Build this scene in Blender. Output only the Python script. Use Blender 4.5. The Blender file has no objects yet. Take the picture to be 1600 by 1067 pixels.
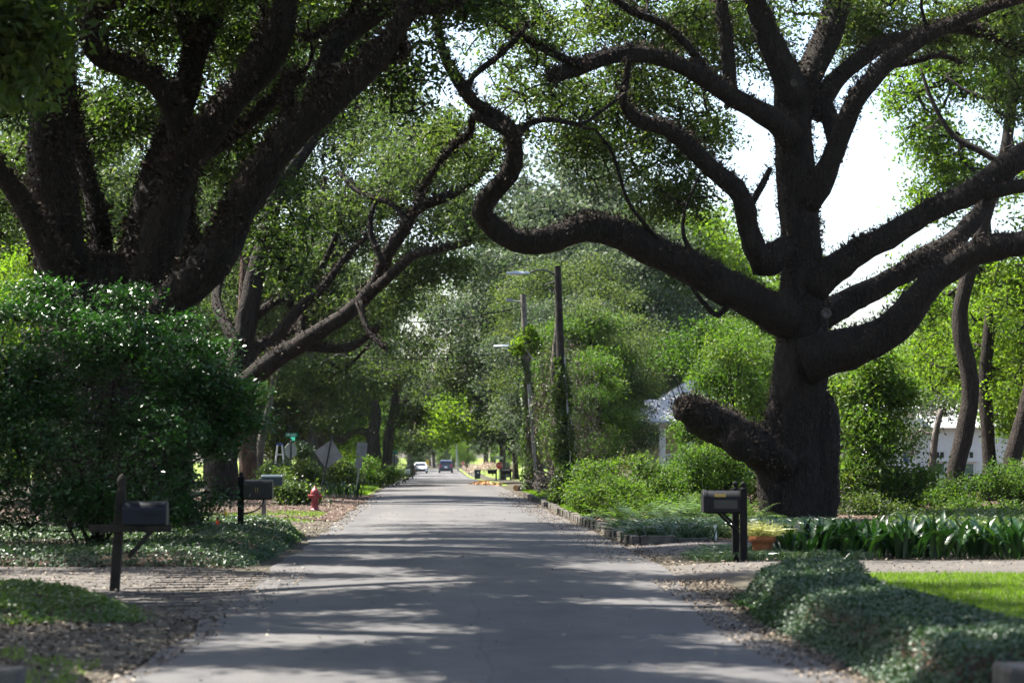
import bpy, math, random
import numpy as np
from mathutils import Vector, Matrix

# ------------------------------------------------------------------ camera, sky, sun, exposure
S = bpy.context.scene
COL = S.collection
FPX = 3333.0                      # focal length in photograph pixels (1600 wide)
HORIZON, VPX, CAMH = 705.0, 680.0, 1.75
PITCH = math.atan((HORIZON - 533.5) / FPX)
YAW = math.atan((800 - VPX) / FPX)
cam_d = bpy.data.cameras.new('camera')
cam = bpy.data.objects.new('camera', cam_d); COL.objects.link(cam)
cam.location = (0, 0, CAMH)
cam.rotation_euler = (math.pi / 2 + PITCH, 0, -YAW)
cam_d.sensor_width = 36.0
cam_d.lens = 36.0 * FPX / 1600
cam_d.clip_end = 6000; cam_d.clip_start = 0.1
cam_d.dof.use_dof = True; cam_d.dof.focus_distance = 54; cam_d.dof.aperture_fstop = 2.0
S.camera = cam

SUN_EL, SUN_ROT = math.radians(55), math.atan2(-0.87, 0.49)
w = bpy.data.worlds.new('World'); S.world = w; w.use_nodes = True
nt = w.node_tree; nt.nodes.clear()
sky = nt.nodes.new('ShaderNodeTexSky'); sky.sky_type = 'NISHITA'; sky.sun_disc = False
sky.sun_elevation = SUN_EL; sky.sun_rotation = SUN_ROT
sky.air_density = 1.0; sky.dust_density = 2.5; sky.ozone_density = 1.0
bg = nt.nodes.new('ShaderNodeBackground'); bg.inputs['Strength'].default_value = 0.075
wo = nt.nodes.new('ShaderNodeOutputWorld')
nt.links.new(sky.outputs[0], bg.inputs[0]); nt.links.new(bg.outputs[0], wo.inputs[0])
sun_d = bpy.data.lights.new('sun', 'SUN'); sun_d.energy = 5.0; sun_d.angle = math.radians(0.53)
sun_d.color = (1.0, 0.95, 0.87)
sun = bpy.data.objects.new('sun', sun_d); COL.objects.link(sun)
SDIR = Vector((math.sin(SUN_ROT) * math.cos(SUN_EL), math.cos(SUN_ROT) * math.cos(SUN_EL), math.sin(SUN_EL)))
sun.rotation_euler = SDIR.to_track_quat('Z', 'Y').to_euler()
sun.location = (-20, 20, 40)
S.view_settings.view_transform = 'Standard'; S.view_settings.look = 'None'
S.view_settings.exposure = 2.3; S.view_settings.gamma = 1.0
S.view_settings.use_curve_mapping = False
cy = S.cycles
cy.use_denoising = True
cy.max_bounces = 6; cy.diffuse_bounces = 4; cy.glossy_bounces = 2; cy.transmission_bounces = 4
cy.transparent_max_bounces = 4; cy.volume_bounces = 1
cy.caustics_reflective = False; cy.caustics_refractive = False
cy.sample_clamp_indirect = 8

rng = np.random.default_rng(7); random.seed(7)

# ------------------------------------------------------------------ geometry of the view: pixel -> ray -> place
cF = np.array([math.sin(YAW) * math.cos(PITCH), math.cos(YAW) * math.cos(PITCH), math.sin(PITCH)])
cR = np.array([math.cos(YAW), -math.sin(YAW), 0.0]); cU = np.cross(cR, cF)
CAM = np.array([0, 0, CAMH])
def at(px, py, Y):
    d = cF + (px - 800) / FPX * cR + (533.5 - py) / FPX * cU
    return CAM + d * (Y / d[1])
def ppm(Y): return FPX / Y        # photograph pixels per metre at distance Y
def sstep(a, b, x):
    t = np.clip((np.asarray(x, float) - a) / (b - a), 0, 1); return t * t * (3 - 2 * t)
def XL(y): return -2.4 - 0.4 * sstep(60, 280, y) + 0.06 * np.sin(np.asarray(y) * 0.7) + 0.04 * np.sin(np.asarray(y) * 1.9)
def XR(y): return 3.15 + 0.3 * sstep(20, 36, y) - 0.15 * sstep(45, 60, y) + 0.3 * sstep(100, 280, y) + 0.05 * np.sin(np.asarray(y) * 0.8 + 1)
def drop(y): return -1.2 * sstep(90, 260, y)
def gz(x, y):
    x = np.asarray(x, float); y = np.asarray(y, float)
    return drop(y) + 0.07 * sstep(0.1, 1.4, x - XR(y)) + 0.07 * sstep(0.1, 1.4, XL(y) - x)
def ground(px, py):
    lo, hi = 5.0, 900.0
    for _ in range(60):
        m = (lo + hi) / 2; p = at(px, py, m)
        if p[2] > gz(p[0], p[1]): lo = m
        else: hi = m
    return at(px, py, lo)
def sn(P, f, s=0.0):              # cheap smooth pseudo noise in -1..1
    P = np.asarray(P, float) * f
    x, y, z = P[..., 0], P[..., 1], P[..., 2]
    return (np.sin(x * 1.3 + 2.1 * np.sin(y * .9 + s) + s) + np.sin(y * 1.7 + 1.9 * np.sin(z * 1.1 + s * 2) + 1.3 * s)
            + np.sin(z * 1.5 + 2.3 * np.sin(x * .8 - s) + .7 * s)) / 3

# ------------------------------------------------------------------ materials
MATS = {}
def newmat(name):
    m = bpy.data.materials.new(name); m.use_nodes = True; m.node_tree.nodes.clear(); MATS[name] = m
    return m, m.node_tree
def N(t, ty, **kw):
    n = t.nodes.new(ty)
    for k, v in kw.items():
        if k in n.inputs: n.inputs[k].default_value = v
        else: setattr(n, k, v)
    return n
def ramp(t, fac, stops):
    r = t.nodes.new('ShaderNodeValToRGB'); e = r.color_ramp.elements
    while len(e) < len(stops): e.new(0.5)
    for i, (p, c) in enumerate(stops): e[i].position = p; e[i].color = (*c, 1)
    t.links.new(fac, r.inputs[0]); return r.outputs[0]
def leafmat(name, cols, trans=0.4, tint=(1.25, 1.35, .6), rough=0.45, spec=0.5, objvar=0.25):
    m, t = newmat(name)
    a = N(t, 'ShaderNodeAttribute', attribute_name='v')
    oi = N(t, 'ShaderNodeObjectInfo')
    mm = N(t, 'ShaderNodeMath', operation='MULTIPLY_ADD'); t.links.new(oi.outputs['Random'], mm.inputs[0]); mm.inputs[1].default_value = objvar
    t.links.new(a.outputs['Fac'], mm.inputs[2])
    ms = N(t, 'ShaderNodeMath', operation='SUBTRACT'); t.links.new(mm.outputs[0], ms.inputs[0]); ms.inputs[1].default_value = objvar / 2
    c = ramp(t, ms.outputs[0], [(i / (len(cols) - 1), k) for i, k in enumerate(cols)])
    p = N(t, 'ShaderNodeBsdfPrincipled'); p.inputs['Roughness'].default_value = rough; p.inputs['Specular IOR Level'].default_value = spec
    t.links.new(c, p.inputs['Base Color'])
    mul = N(t, 'ShaderNodeMix', data_type='RGBA', blend_type='MULTIPLY'); mul.inputs[0].default_value = 1
    t.links.new(c, mul.inputs[6]); mul.inputs[7].default_value = (*tint, 1)
    tr = N(t, 'ShaderNodeBsdfTranslucent'); t.links.new(mul.outputs[2], tr.inputs[0])
    mx = N(t, 'ShaderNodeMixShader'); mx.inputs[0].default_value = trans
    t.links.new(p.outputs[0], mx.inputs[1]); t.links.new(tr.outputs[0], mx.inputs[2])
    o = N(t, 'ShaderNodeOutputMaterial'); t.links.new(mx.outputs[0], o.inputs[0])
    return m
def solid(name, col, rough=0.6, metal=0.0, var=0.25, scale=8.0, bump=0.0, bscale=60.0, spec=0.5, col2=None, coat=0.0):
    m, t = newmat(name)
    tc = N(t, 'ShaderNodeTexCoord')
    nz = N(t, 'ShaderNodeTexNoise'); nz.inputs['Scale'].default_value = scale; nz.inputs['Detail'].default_value = 5
    t.links.new(tc.outputs['Object'], nz.inputs['Vector'])
    c2 = col2 or tuple(x * (1 - var) for x in col)
    c = ramp(t, nz.outputs[0], [(0.35, c2), (0.65, col)])
    p = N(t, 'ShaderNodeBsdfPrincipled'); p.inputs['Roughness'].default_value = rough; p.inputs['Metallic'].default_value = metal
    p.inputs['Specular IOR Level'].default_value = spec; p.inputs['Coat Weight'].default_value = coat
    t.links.new(c, p.inputs['Base Color'])
    if bump:
        n2 = N(t, 'ShaderNodeTexNoise'); n2.inputs['Scale'].default_value = bscale; n2.inputs['Detail'].default_value = 4
        t.links.new(tc.outputs['Object'], n2.inputs['Vector'])
        b = N(t, 'ShaderNodeBump'); b.inputs['Strength'].default_value = bump; b.inputs['Distance'].default_value = 0.02
        t.links.new(n2.outputs[0], b.inputs['Height']); t.links.new(b.outputs[0], p.inputs['Normal'])
    o = N(t, 'ShaderNodeOutputMaterial'); t.links.new(p.outputs[0], o.inputs[0])
    return m
def barkmat(name, c1, c2, scale=6.0, stretch=0.25, bump=0.9):
    m, t = newmat(name)
    tc = N(t, 'ShaderNodeTexCoord'); mp = N(t, 'ShaderNodeMapping'); mp.inputs['Scale'].default_value = (1, 1, stretch)
    t.links.new(tc.outputs['Object'], mp.inputs[0])
    vo = N(t, 'ShaderNodeTexVoronoi', feature='DISTANCE_TO_EDGE'); vo.inputs['Scale'].default_value = scale
    nz = N(t, 'ShaderNodeTexNoise'); nz.inputs['Scale'].default_value = scale * 2.5; nz.inputs['Detail'].default_value = 6
    wv = N(t, 'ShaderNodeMix', data_type='RGBA'); wv.inputs[0].default_value = 0.35
    t.links.new(mp.outputs[0], nz.inputs[0]); t.links.new(mp.outputs[0], wv.inputs[6]); t.links.new(nz.outputs[1], wv.inputs[7])
    t.links.new(wv.outputs[2], vo.inputs[0])
    mu = N(t, 'ShaderNodeMath', operation='MULTIPLY_ADD'); t.links.new(vo.outputs[0], mu.inputs[0]); mu.inputs[1].default_value = 2.0
    t.links.new(nz.outputs[0], mu.inputs[2])
    c = ramp(t, mu.outputs[0], [(0.35, c1), (0.95, c2)])
    p = N(t, 'ShaderNodeBsdfPrincipled'); p.inputs['Roughness'].default_value = 0.9; p.inputs['Specular IOR Level'].default_value = 0.2
    t.links.new(c, p.inputs['Base Color'])
    b = N(t, 'ShaderNodeBump'); b.inputs['Strength'].default_value = bump; b.inputs['Distance'].default_value = 0.06
    t.links.new(mu.outputs[0], b.inputs['Height']); t.links.new(b.outputs[0], p.inputs['Normal'])
    o = N(t, 'ShaderNodeOutputMaterial'); t.links.new(p.outputs[0], o.inputs[0])
    return m
def asphaltmat():
    m, t = newmat('asphalt')
    tc = N(t, 'ShaderNodeTexCoord')
    def noise(s, d=6, sc=None):
        n = N(t, 'ShaderNodeTexNoise'); n.inputs['Scale'].default_value = s; n.inputs['Detail'].default_value = d
        if sc:
            mp = N(t, 'ShaderNodeMapping'); mp.inputs['Scale'].default_value = sc; t.links.new(tc.outputs['Object'], mp.inputs[0]); t.links.new(mp.outputs[0], n.inputs[0])
        else: t.links.new(tc.outputs['Object'], n.inputs[0])
        return n.outputs[0]
    big = noise(0.35, 5, (1.5, .35, 1)); fine = noise(140, 3); mid = noise(4, 8)
    c1 = ramp(t, big, [(0.3, (.056, .0545, .0535)), (0.7, (.082, .0795, .077))])
    c2 = ramp(t, fine, [(0.3, (.62, .62, .64)), (0.7, (1.25, 1.24, 1.22))])
    c3 = ramp(t, mid, [(0.3, (.86, .86, .87)), (0.7, (1.1, 1.09, 1.08))])
    # cracks: thin lines from a distorted voronoi
    mp = N(t, 'ShaderNodeMapping'); mp.inputs['Scale'].default_value = (.32, .14, 1); t.links.new(tc.outputs['Object'], mp.inputs[0])
    nd = N(t, 'ShaderNodeTexNoise'); nd.inputs['Scale'].default_value = 3; nd.inputs['Detail'].default_value = 6; t.links.new(mp.outputs[0], nd.inputs[0])
    ad = N(t, 'ShaderNodeMix', data_type='RGBA'); ad.inputs[0].default_value = .22; t.links.new(mp.outputs[0], ad.inputs[6]); t.links.new(nd.outputs[1], ad.inputs[7])
    vo = N(t, 'ShaderNodeTexVoronoi', feature='DISTANCE_TO_EDGE'); vo.inputs['Scale'].default_value = 1.3; t.links.new(ad.outputs[2], vo.inputs[0])
    cr = ramp(t, vo.outputs[0], [(0.0, (.82, .81, .8)), (0.004, (1, 1, 1))])
    sx = N(t, 'ShaderNodeSeparateXYZ'); t.links.new(tc.outputs['Object'], sx.inputs[0])
    wn = noise(.5, 4); ws = N(t, 'ShaderNodeMath', operation='MULTIPLY_ADD'); t.links.new(wn, ws.inputs[0]); ws.inputs[1].default_value = .35; t.links.new(sx.outputs[0], ws.inputs[2])
    sb = N(t, 'ShaderNodeMath', operation='SUBTRACT'); t.links.new(ws.outputs[0], sb.inputs[0]); sb.inputs[1].default_value = .62
    ab = N(t, 'ShaderNodeMath', operation='ABSOLUTE'); t.links.new(sb.outputs[0], ab.inputs[0])
    seam = ramp(t, ab.outputs[0], [(0.0, (.72, .72, .72)), (0.022, (1, 1, 1))])            # paving seam
    wv = N(t, 'ShaderNodeMath', operation='SINE'); wm = N(t, 'ShaderNodeMath', operation='MULTIPLY'); t.links.new(ws.outputs[0], wm.inputs[0]); wm.inputs[1].default_value = 4.2; t.links.new(wm.outputs[0], wv.inputs[0])
    mr = N(t, 'ShaderNodeMapRange'); mr.inputs[1].default_value = -1; mr.inputs[2].default_value = 1; t.links.new(wv.outputs[0], mr.inputs[0])
    track = ramp(t, mr.outputs[0], [(0.2, (.93, .93, .94)), (0.9, (1.07, 1.06, 1.05))])      # worn wheel tracks
    blot = ramp(t, noise(.9, 8, (1, .6, 1)), [(0.36, (.84, .84, .85)), (0.5, (1, 1, 1)), (0.68, (1.1, 1.08, 1.05))])
    spot = ramp(t, noise(2.6, 2), [(0.28, (.6, .6, .61)), (0.33, (1, 1, 1))])
    x = c1
    for k in (c2, c3, cr, seam, track, blot, spot):
        mu = N(t, 'ShaderNodeMix', data_type='RGBA', blend_type='MULTIPLY'); mu.inputs[0].default_value = 1
        t.links.new(x, mu.inputs[6]); t.links.new(k, mu.inputs[7]); x = mu.outputs[2]
    p = N(t, 'ShaderNodeBsdfPrincipled'); p.inputs['Roughness'].default_value = 0.8; p.inputs['Specular IOR Level'].default_value = .3
    t.links.new(x, p.inputs['Base Color'])
    b = N(t, 'ShaderNodeBump'); b.inputs['Strength'].default_value = .5; b.inputs['Distance'].default_value = 0.008
    t.links.new(fine, b.inputs['Height']); t.links.new(b.outputs[0], p.inputs['Normal'])
    o = N(t, 'ShaderNodeOutputMaterial'); t.links.new(p.outputs[0], o.inputs[0])
    return m
def varmat(name, cols, rough=0.8, spec=.3):
    m, t = newmat(name)
    a = N(t, 'ShaderNodeAttribute', attribute_name='v')
    c = ramp(t, a.outputs['Fac'], [(i / (len(cols) - 1), k) for i, k in enumerate(cols)])
    p = N(t, 'ShaderNodeBsdfPrincipled'); p.inputs['Roughness'].default_value = rough; p.inputs['Specular IOR Level'].default_value = spec
    t.links.new(c, p.inputs['Base Color'])
    o = N(t, 'ShaderNodeOutputMaterial'); t.links.new(p.outputs[0], o.inputs[0]); return m

asphaltmat()
leafmat('oak_leaf', [(.024, .046, .013), (.042, .074, .016), (.068, .105, .02), (.115, .145, .028)], .5, rough=.5, spec=.35)
leafmat('oak_leaf_far', [(.03, .05, .022), (.05, .078, .03), (.072, .105, .035), (.12, .14, .05)], .5, rough=.6, spec=.22)
leafmat('bright_leaf', [(.05, .095, .012), (.085, .15, .014), (.12, .19, .016), (.18, .23, .022)], .58, rough=.6, spec=.22)
leafmat('silver_leaf', [(.035, .056, .032), (.055, .082, .046), (.082, .108, .066), (.11, .13, .085)], .4, (1.1, 1.2, .8), .6, .25)
leafmat('glossy_leaf', [(.01, .036, .009), (.017, .058, .011), (.026, .08, .013), (.042, .11, .018)], .28, (1.2, 1.5, .4), .3, .5)
leafmat('azalea_leaf', [(.03, .07, .012), (.05, .105, .015), (.08, .14, .018), (.13, .18, .025)], .48, rough=.55, spec=.25)
leafmat('jasmine_leaf', [(.02, .045, .022), (.03, .062, .028), (.045, .08, .032), (.075, .105, .04)], .25, (1.2, 1.4, .5), .45, .35)
leafmat('strap_leaf', [(.008, .028, .01), (.013, .042, .012), (.02, .056, .014), (.04, .085, .02)], .22, (1.2, 1.4, .4), .32, .5)
leafmat('fern_leaf', [(.04, .09, .015), (.06, .12, .018), (.085, .15, .02), (.11, .17, .03)], .4)
leafmat('liriope_leaf', [(.025, .055, .025), (.04, .075, .035), (.06, .1, .045), (.1, .14, .07)], .25, (1.2, 1.3, .6), .3, .6)
leafmat('grass_blade', [(.06, .12, .008), (.09, .17, .01), (.12, .2, .012), (.16, .22, .018)], .5, (1.2, 1.35, .4), .6, .25)
leafmat('pale_grass', [(.2, .22, .06), (.3, .32, .1), (.42, .42, .18), (.55, .52, .28)], .35, (1.1, 1.1, .7))
leafmat('pink_bloom', [(.25, .2, .14), (.36, .27, .22), (.42, .33, .28), (.45, .4, .3)], .3, (1.1, 1, .9))
leafmat('vine_leaf', [(.03, .06, .015), (.05, .09, .02), (.075, .12, .025), (.1, .15, .03)], .4)
varmat('litter_leaf', [(.03, .02, .014), (.065, .045, .03), (.15, .115, .08), (.4, .34, .26)])
varmat('dry_fern', [(.015, .0105, .0075), (.034, .024, .017), (.064, .045, .032), (.11, .08, .058)], .9, .2)
varmat('dead_twig', [(.06, .045, .035), (.1, .08, .065), (.16, .13, .11), (.22, .19, .16)], .9, .2)
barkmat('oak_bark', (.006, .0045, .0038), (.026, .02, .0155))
barkmat('grey_bark', (.05, .042, .036), (.15, .132, .115), 5, .2)
barkmat('pine_bark', (.035, .022, .016), (.13, .085, .062), 5, .35, 1.2)
barkmat('dark_bark', (.01, .008, .006), (.034, .026, .02), 7)
solid('soil', (.06, .052, .036), .95, var=.5, scale=3, bump=.7, bscale=30, spec=.2)
solid('mulch', (.075, .046, .032), .95, col2=(.04, .026, .02), scale=14, bump=.9, bscale=50, spec=.2)
solid('lawn_soil', (.06, .075, .025), .95, var=.4, scale=6, bump=.5, spec=.1)
solid('far_lawn', (.13, .19, .035), .95, col2=(.1, .13, .03), scale=.6, bump=.6, bscale=40, spec=.1)
solid('concrete', (.085, .076, .066), .9, var=.3, scale=3, bump=.4, bscale=90, spec=.25)
solid('gravel', (.13, .115, .105), .95, var=.55, scale=45, bump=1.0, bscale=70, spec=.2)
solid('old_stone', (.11, .098, .082), .95, col2=(.05, .046, .04), scale=5, bump=.8, bscale=30, spec=.2)
solid('dark_metal', (.008, .008, .009), .55, spec=.2, var=.3, scale=10)
solid('blue_black_metal', (.006, .008, .014), .45, spec=.25, var=.3, scale=6)
solid('brown_metal', (.022, .019, .015), .45, var=.3, scale=9)
solid('teal_metal', (.012, .03, .04), .4, var=.3, scale=9)
solid('grey_metal', (.3, .31, .32), .5, .4, var=.3, scale=4)
solid('sign_back', (.34, .345, .34), .55, .25, var=.25, scale=5)
solid('dark_post', (.03, .032, .035), .6, var=.3)
solid('old_wood', (.035, .027, .019), .9, col2=(.015, .012, .009), scale=7, bump=.5, bscale=40, spec=.2)
solid('black_wood', (.008, .0072, .0068), .8, spec=.2, var=.4, scale=9)
solid('pole_wood', (.2, .175, .155), .9, col2=(.1, .085, .075), scale=5, bump=.5, bscale=30, spec=.2)
solid('dark_pole_wood', (.04, .034, .03), .9, col2=(.018, .016, .014), scale=5, bump=.5, bscale=30, spec=.2)
solid('cable', (.006, .006, .006), .95, spec=.05)
solid('white_cable', (.5, .5, .5), .5)
solid('hydrant_red', (.24, .03, .034), .45, var=.3, scale=9)
solid('stop_red', (.62, .03, .035), .5, var=.1)
solid('white_paint', (.74, .74, .72), .6, var=.1)
solid('cream_wall', (.78, .7, .46), .8, var=.08)
solid('white_wall', (.78, .78, .79), .8, var=.06)
solid('metal_roof', (.4, .41, .43), .45, .2, var=.12)
solid('shingle', (.2, .19, .19), .9, var=.3, scale=30)
solid('window_glass', (.03, .04, .05), .08, var=.2, spec=.8)
solid('blue_paint', (.03, .07, .3), .5, var=.2)
solid('green_glass', (.12, .2, .17), .15, var=.3, spec=.7)
solid('street_green', (.0, .24, .17), .5, var=.1)
solid('terracotta', (.36, .13, .055), .85, col2=(.22, .08, .035), scale=8, bump=.2, spec=.2)
solid('orange_plastic', (.85, .1, .02), .5, var=.1)
solid('yellow_plastic', (.65, .42, .02), .5, var=.1)
solid('cut_wood', (.5, .27, .12), .85, var=.3)
solid('bin_blue', (.012, .018, .032), .5, var=.2)
solid('car_white', (.78, .78, .78), .25, var=.03, coat=.6)
solid('car_navy', (.05, .055, .085), .25, .3, var=.1, coat=.7)
solid('car_glass', (.008, .01, .014), .06, var=.1, spec=.8)
solid('rubber', (.012, .012, .012), .8, var=.2)
solid('tail_red', (.4, .012, .015), .25, var=.1)
solid('gold', (.4, .26, .05), .45, var=.2)
solid('lamp_grey', (.5, .56, .6), .4, .3, var=.1)
solid('lens', (.6, .65, .65), .2, var=.1)
solid('paver', (.095, .085, .075), .9, col2=(.062, .055, .048), scale=2.3, bump=.5, bscale=60, spec=.2)

# ------------------------------------------------------------------ object helpers
LOC = {}
def tag(o, label=None, cat=None, group=None, kind=None):
    if label: o['label'] = label
    if cat: o['category'] = cat
    if group: o['group'] = group
    if kind: o['kind'] = kind
    return o
def empty(name, loc, label=None, cat=None, group=None):
    o = bpy.data.objects.new(name, None); COL.objects.link(o); o.location = tuple(float(c) for c in loc)
    o.empty_display_size = .2
    LOC[o.name] = np.array(loc, float)
    return tag(o, label, cat, group)
def npmesh(name, V, F, v=None, smooth=False):
    """V (n,3); F (m,k) array or list of such arrays"""
    me = bpy.data.meshes.new(name)
    Fs = F if isinstance(F, list) else [F]
    Fs = [np.asarray(f, np.int32) for f in Fs if len(f)]
    V = np.asarray(V, np.float32)
    nl = sum(f.size for f in Fs); npoly = sum(len(f) for f in Fs)
    me.vertices.add(len(V)); me.vertices.foreach_set('co', V.ravel())
    me.loops.add(nl); me.loops.foreach_set('vertex_index', np.concatenate([f.ravel() for f in Fs]))
    me.polygons.add(npoly)
    sizes = np.concatenate([np.full(len(f), f.shape[1], np.int32) for f in Fs])
    starts = np.concatenate([[0], np.cumsum(sizes)[:-1]]).astype(np.int32)
    me.polygons.foreach_set('loop_start', starts)
    me.polygons.foreach_set('use_smooth', np.full(npoly, smooth, bool))
    me.update(calc_edges=True)
    if v is not None:
        a = me.attributes.new('v', 'FLOAT', 'POINT'); a.data.foreach_set('value', np.asarray(v, np.float32))
    return me
def link(name, me, mat, parent=None):
    if mat and not me.materials: me.materials.append(MATS[mat])
    o = bpy.data.objects.new(name, me); COL.objects.link(o)
    if parent is not None:
        o.parent = parent; LOC[o.name] = LOC[parent.name]
    else: LOC[o.name] = np.zeros(3)
    return o
def mk(name, V, F, mat, parent=None, v=None, smooth=False):
    V = np.asarray(V, float)
    if parent is not None: V = V - LOC[parent.name]
    return link(name, npmesh(name, V, F, v, smooth), mat, parent)
def mk_at_base(name, V, F, mat, base, v=None, smooth=False):   # top-level single mesh with its origin at its base
    base = np.asarray(base, float)
    o = link(name, npmesh(name, np.asarray(V, float) - base, F, v, smooth), mat)
    o.location = tuple(base); LOC[o.name] = base
    return o
class B:                         # small hand-made shapes
    def __init__(s): s.v = []; s.f = []
    def add(s, V, F):
        n = len(s.v); s.v += [tuple(map(float, p)) for p in V]; s.f += [tuple(i + n for i in f) for f in F]; return s
    def box(s, c, d, rz=0.0, M=None):
        h = np.array(d) / 2; P = np.array([[x, y, z] for x in (-1, 1) for y in (-1, 1) for z in (-1, 1)]) * h
        if rz: P = P @ np.array([[math.cos(rz), math.sin(rz), 0], [-math.sin(rz), math.cos(rz), 0], [0, 0, 1]])
        if M is not None: P = P @ np.array(M).T
        return s.add(P + np.array(c), [(0, 1, 3, 2), (4, 6, 7, 5), (0, 4, 5, 1), (2, 3, 7, 6), (0, 2, 6, 4), (1, 5, 7, 3)])
    def cyl(s, a, b, r0, r1=None, n=12):
        r1 = r0 if r1 is None else r1; a = np.array(a, float); b = np.array(b, float); t = (b - a) / np.linalg.norm(b - a)
        u = np.cross(t, [0, 0, 1] if abs(t[2]) < .9 else [1, 0, 0]); u /= np.linalg.norm(u); w_ = np.cross(t, u)
        ang = np.arange(n) * 2 * math.pi / n
        c = np.cos(ang)[:, None] * u + np.sin(ang)[:, None] * w_
        V = np.vstack([a + c * r0, b + c * r1])
        F = [(i, (i + 1) % n, n + (i + 1) % n, n + i) for i in range(n)] + [tuple(range(n))[::-1], tuple(range(n, 2 * n))]
        return s.add(V, F)
    def lathe(s, prof, c, n=16):
        c = np.array(c, float); ang = np.arange(n) * 2 * math.pi / n; V = []
        for r, z in prof: V += [(c[0] + r * math.cos(a), c[1] + r * math.sin(a), c[2] + z) for a in ang]
        F = []
        for k in range(len(prof) - 1):
            F += [(k * n + i, k * n + (i + 1) % n, (k + 1) * n + (i + 1) % n, (k + 1) * n + i) for i in range(n)]
        F += [tuple(range(n))[::-1], tuple(range((len(prof) - 1) * n, len(prof) * n))]
        return s.add(V, F)
    def prism(s, poly, a, b):    # poly: list of 3D points, swept from offset a to offset b
        P = np.array(poly, float); n = len(P); V = np.vstack([P + np.array(a), P + np.array(b)])
        F = [(i, (i + 1) % n, n + (i + 1) % n, n + i) for i in range(n)] + [tuple(range(n))[::-1], tuple(range(n, 2 * n))]
        return s.add(V, F)
    def build(s, name, mat, parent=None, bevel=0.0, smooth=False, base=None):
        V = np.array(s.v)
        off = LOC[parent.name] if parent is not None else (np.array(base, float) if base is not None else np.zeros(3))
        me = bpy.data.meshes.new(name); me.from_pydata([tuple(p) for p in V - off], [], s.f)
        me.update()
        import bmesh
        bm = bmesh.new(); bm.from_mesh(me); bmesh.ops.recalc_face_normals(bm, faces=bm.faces); bm.to_mesh(me); bm.free()
        if smooth:
            me.polygons.foreach_set('use_smooth', [True] * len(me.polygons)); 
        o = link(name, me, mat, parent)
        if parent is None and base is not None: o.location = tuple(off); LOC[o.name] = off
        if bevel:
            md = o.modifiers.new('bevel', 'BEVEL'); md.width = bevel; md.segments = 2; md.limit_method = 'ANGLE'
        return o
def copy_tree(o, parent=None):
    c = o.copy(); COL.objects.link(c)
    if parent is not None: c.parent = parent
    for ch in list(o.children): copy_tree(ch, c)
    return c

# ------------------------------------------------------------------ tubes, leaves, twigs
def resample(P, R, step=.25):
    P = np.asarray(P, float); R = np.asarray(R, float); n = len(P)
    Pe = np.vstack([2 * P[0] - P[1], P, 2 * P[-1] - P[-2]])
    oP, oR = [], []
    for i in range(n - 1):
        p0, p1, p2, p3 = Pe[i], Pe[i + 1], Pe[i + 2], Pe[i + 3]
        k = max(2, int(np.linalg.norm(p2 - p1) / step))
        t = np.linspace(0, 1, k, endpoint=False)[:, None]
        oP.append(.5 * (2 * p1 + (p2 - p0) * t + (2 * p0 - 5 * p1 + 4 * p2 - p3) * t ** 2 + (3 * p1 - p0 - 3 * p2 + p3) * t ** 3))
        oR.append(R[i] + (R[i + 1] - R[i]) * t[:, 0])
    return np.vstack(oP + [P[-1:]]), np.concatenate(oR + [R[-1:]])
def tube(P, R, sides=12, rough=.1, flute=0.0, seed=0.0):
    n = len(P); T = np.gradient(P, axis=0); T /= np.linalg.norm(T, axis=1)[:, None] + 1e-9
    u = np.cross(T[0], [0.3, 1, .2]); u /= np.linalg.norm(u); U = [u]
    for i in range(1, n):
        u = U[-1] - T[i] * np.dot(U[-1], T[i]); U.append(u / np.linalg.norm(u))
    U = np.array(U); W = np.cross(T, U)
    ang = np.arange(sides) * 2 * math.pi / sides
    C = np.cos(ang)[None, :, None] * U[:, None] + np.sin(ang)[None, :, None] * W[:, None]
    base = P[:, None] + C * R[:, None, None]
    rr = 1 + rough * sn(base, 1.7, seed) + .9 * rough * sn(base, 4.5, seed + 3) + .6 * rough * sn(base, 11., seed + 5) + flute * np.cos(ang * 5 + 1.2 * np.sin(P[:, 2] * .6 + seed)[:, None])
    V = P[:, None] + C * (R[:, None] * rr)[..., None]
    idx = np.arange(n * sides).reshape(n, sides)
    F = np.stack([idx[:-1], np.roll(idx[:-1], -1, 1), np.roll(idx[1:], -1, 1), idx[1:]], -1).reshape(-1, 4)
    V = V.reshape(-1, 3); m = len(V)
    V = np.vstack([V, P[0], P[-1] + T[-1] * R[-1] * .4])
    cap = np.array([[idx[0, (i + 1) % sides], idx[0, i], m] for i in range(sides)] + [[idx[-1, i], idx[-1, (i + 1) % sides], m + 1] for i in range(sides)])
    return V, [F, cap], C.reshape(-1, 3)
def leaves(P, size, up=.5, ratio=.5, tri=False, spread=.35, out=None, jit=.7, vb=None):
    n = len(P)
    nn = rng.normal(size=(n, 3)) * jit; nn[:, 2] += up
    if out is not None: nn += out
    nn /= np.linalg.norm(nn, axis=1)[:, None] + 1e-9
    a = np.cross(nn, rng.normal(size=(n, 3))); a /= np.linalg.norm(a, axis=1)[:, None] + 1e-9
    b = np.cross(nn, a)
    L = size * (1 + spread * rng.uniform(-1, 1, n))[:, None]; W = L * ratio
    if tri:
        V = np.stack([P - a * L * .5, P + a * L * .5 + b * W * .25, P + b * W * .9 - a * L * .1], 1); F = np.arange(n * 3).reshape(n, 3); k = 3
    else:
        V = np.stack([P - a * L * .5, P + b * W * .5 + nn * W * .12, P + a * L * .5 - nn * L * .06, P - b * W * .5 + nn * W * .12], 1); F = np.arange(n * 4).reshape(n, 4); k = 4
    v = rng.beta(2, 2.4, n) if vb is None else np.clip(vb + rng.normal(size=n) * .14, 0, 1)
    return V.reshape(-1, 3), F, np.repeat(v, k)
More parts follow.
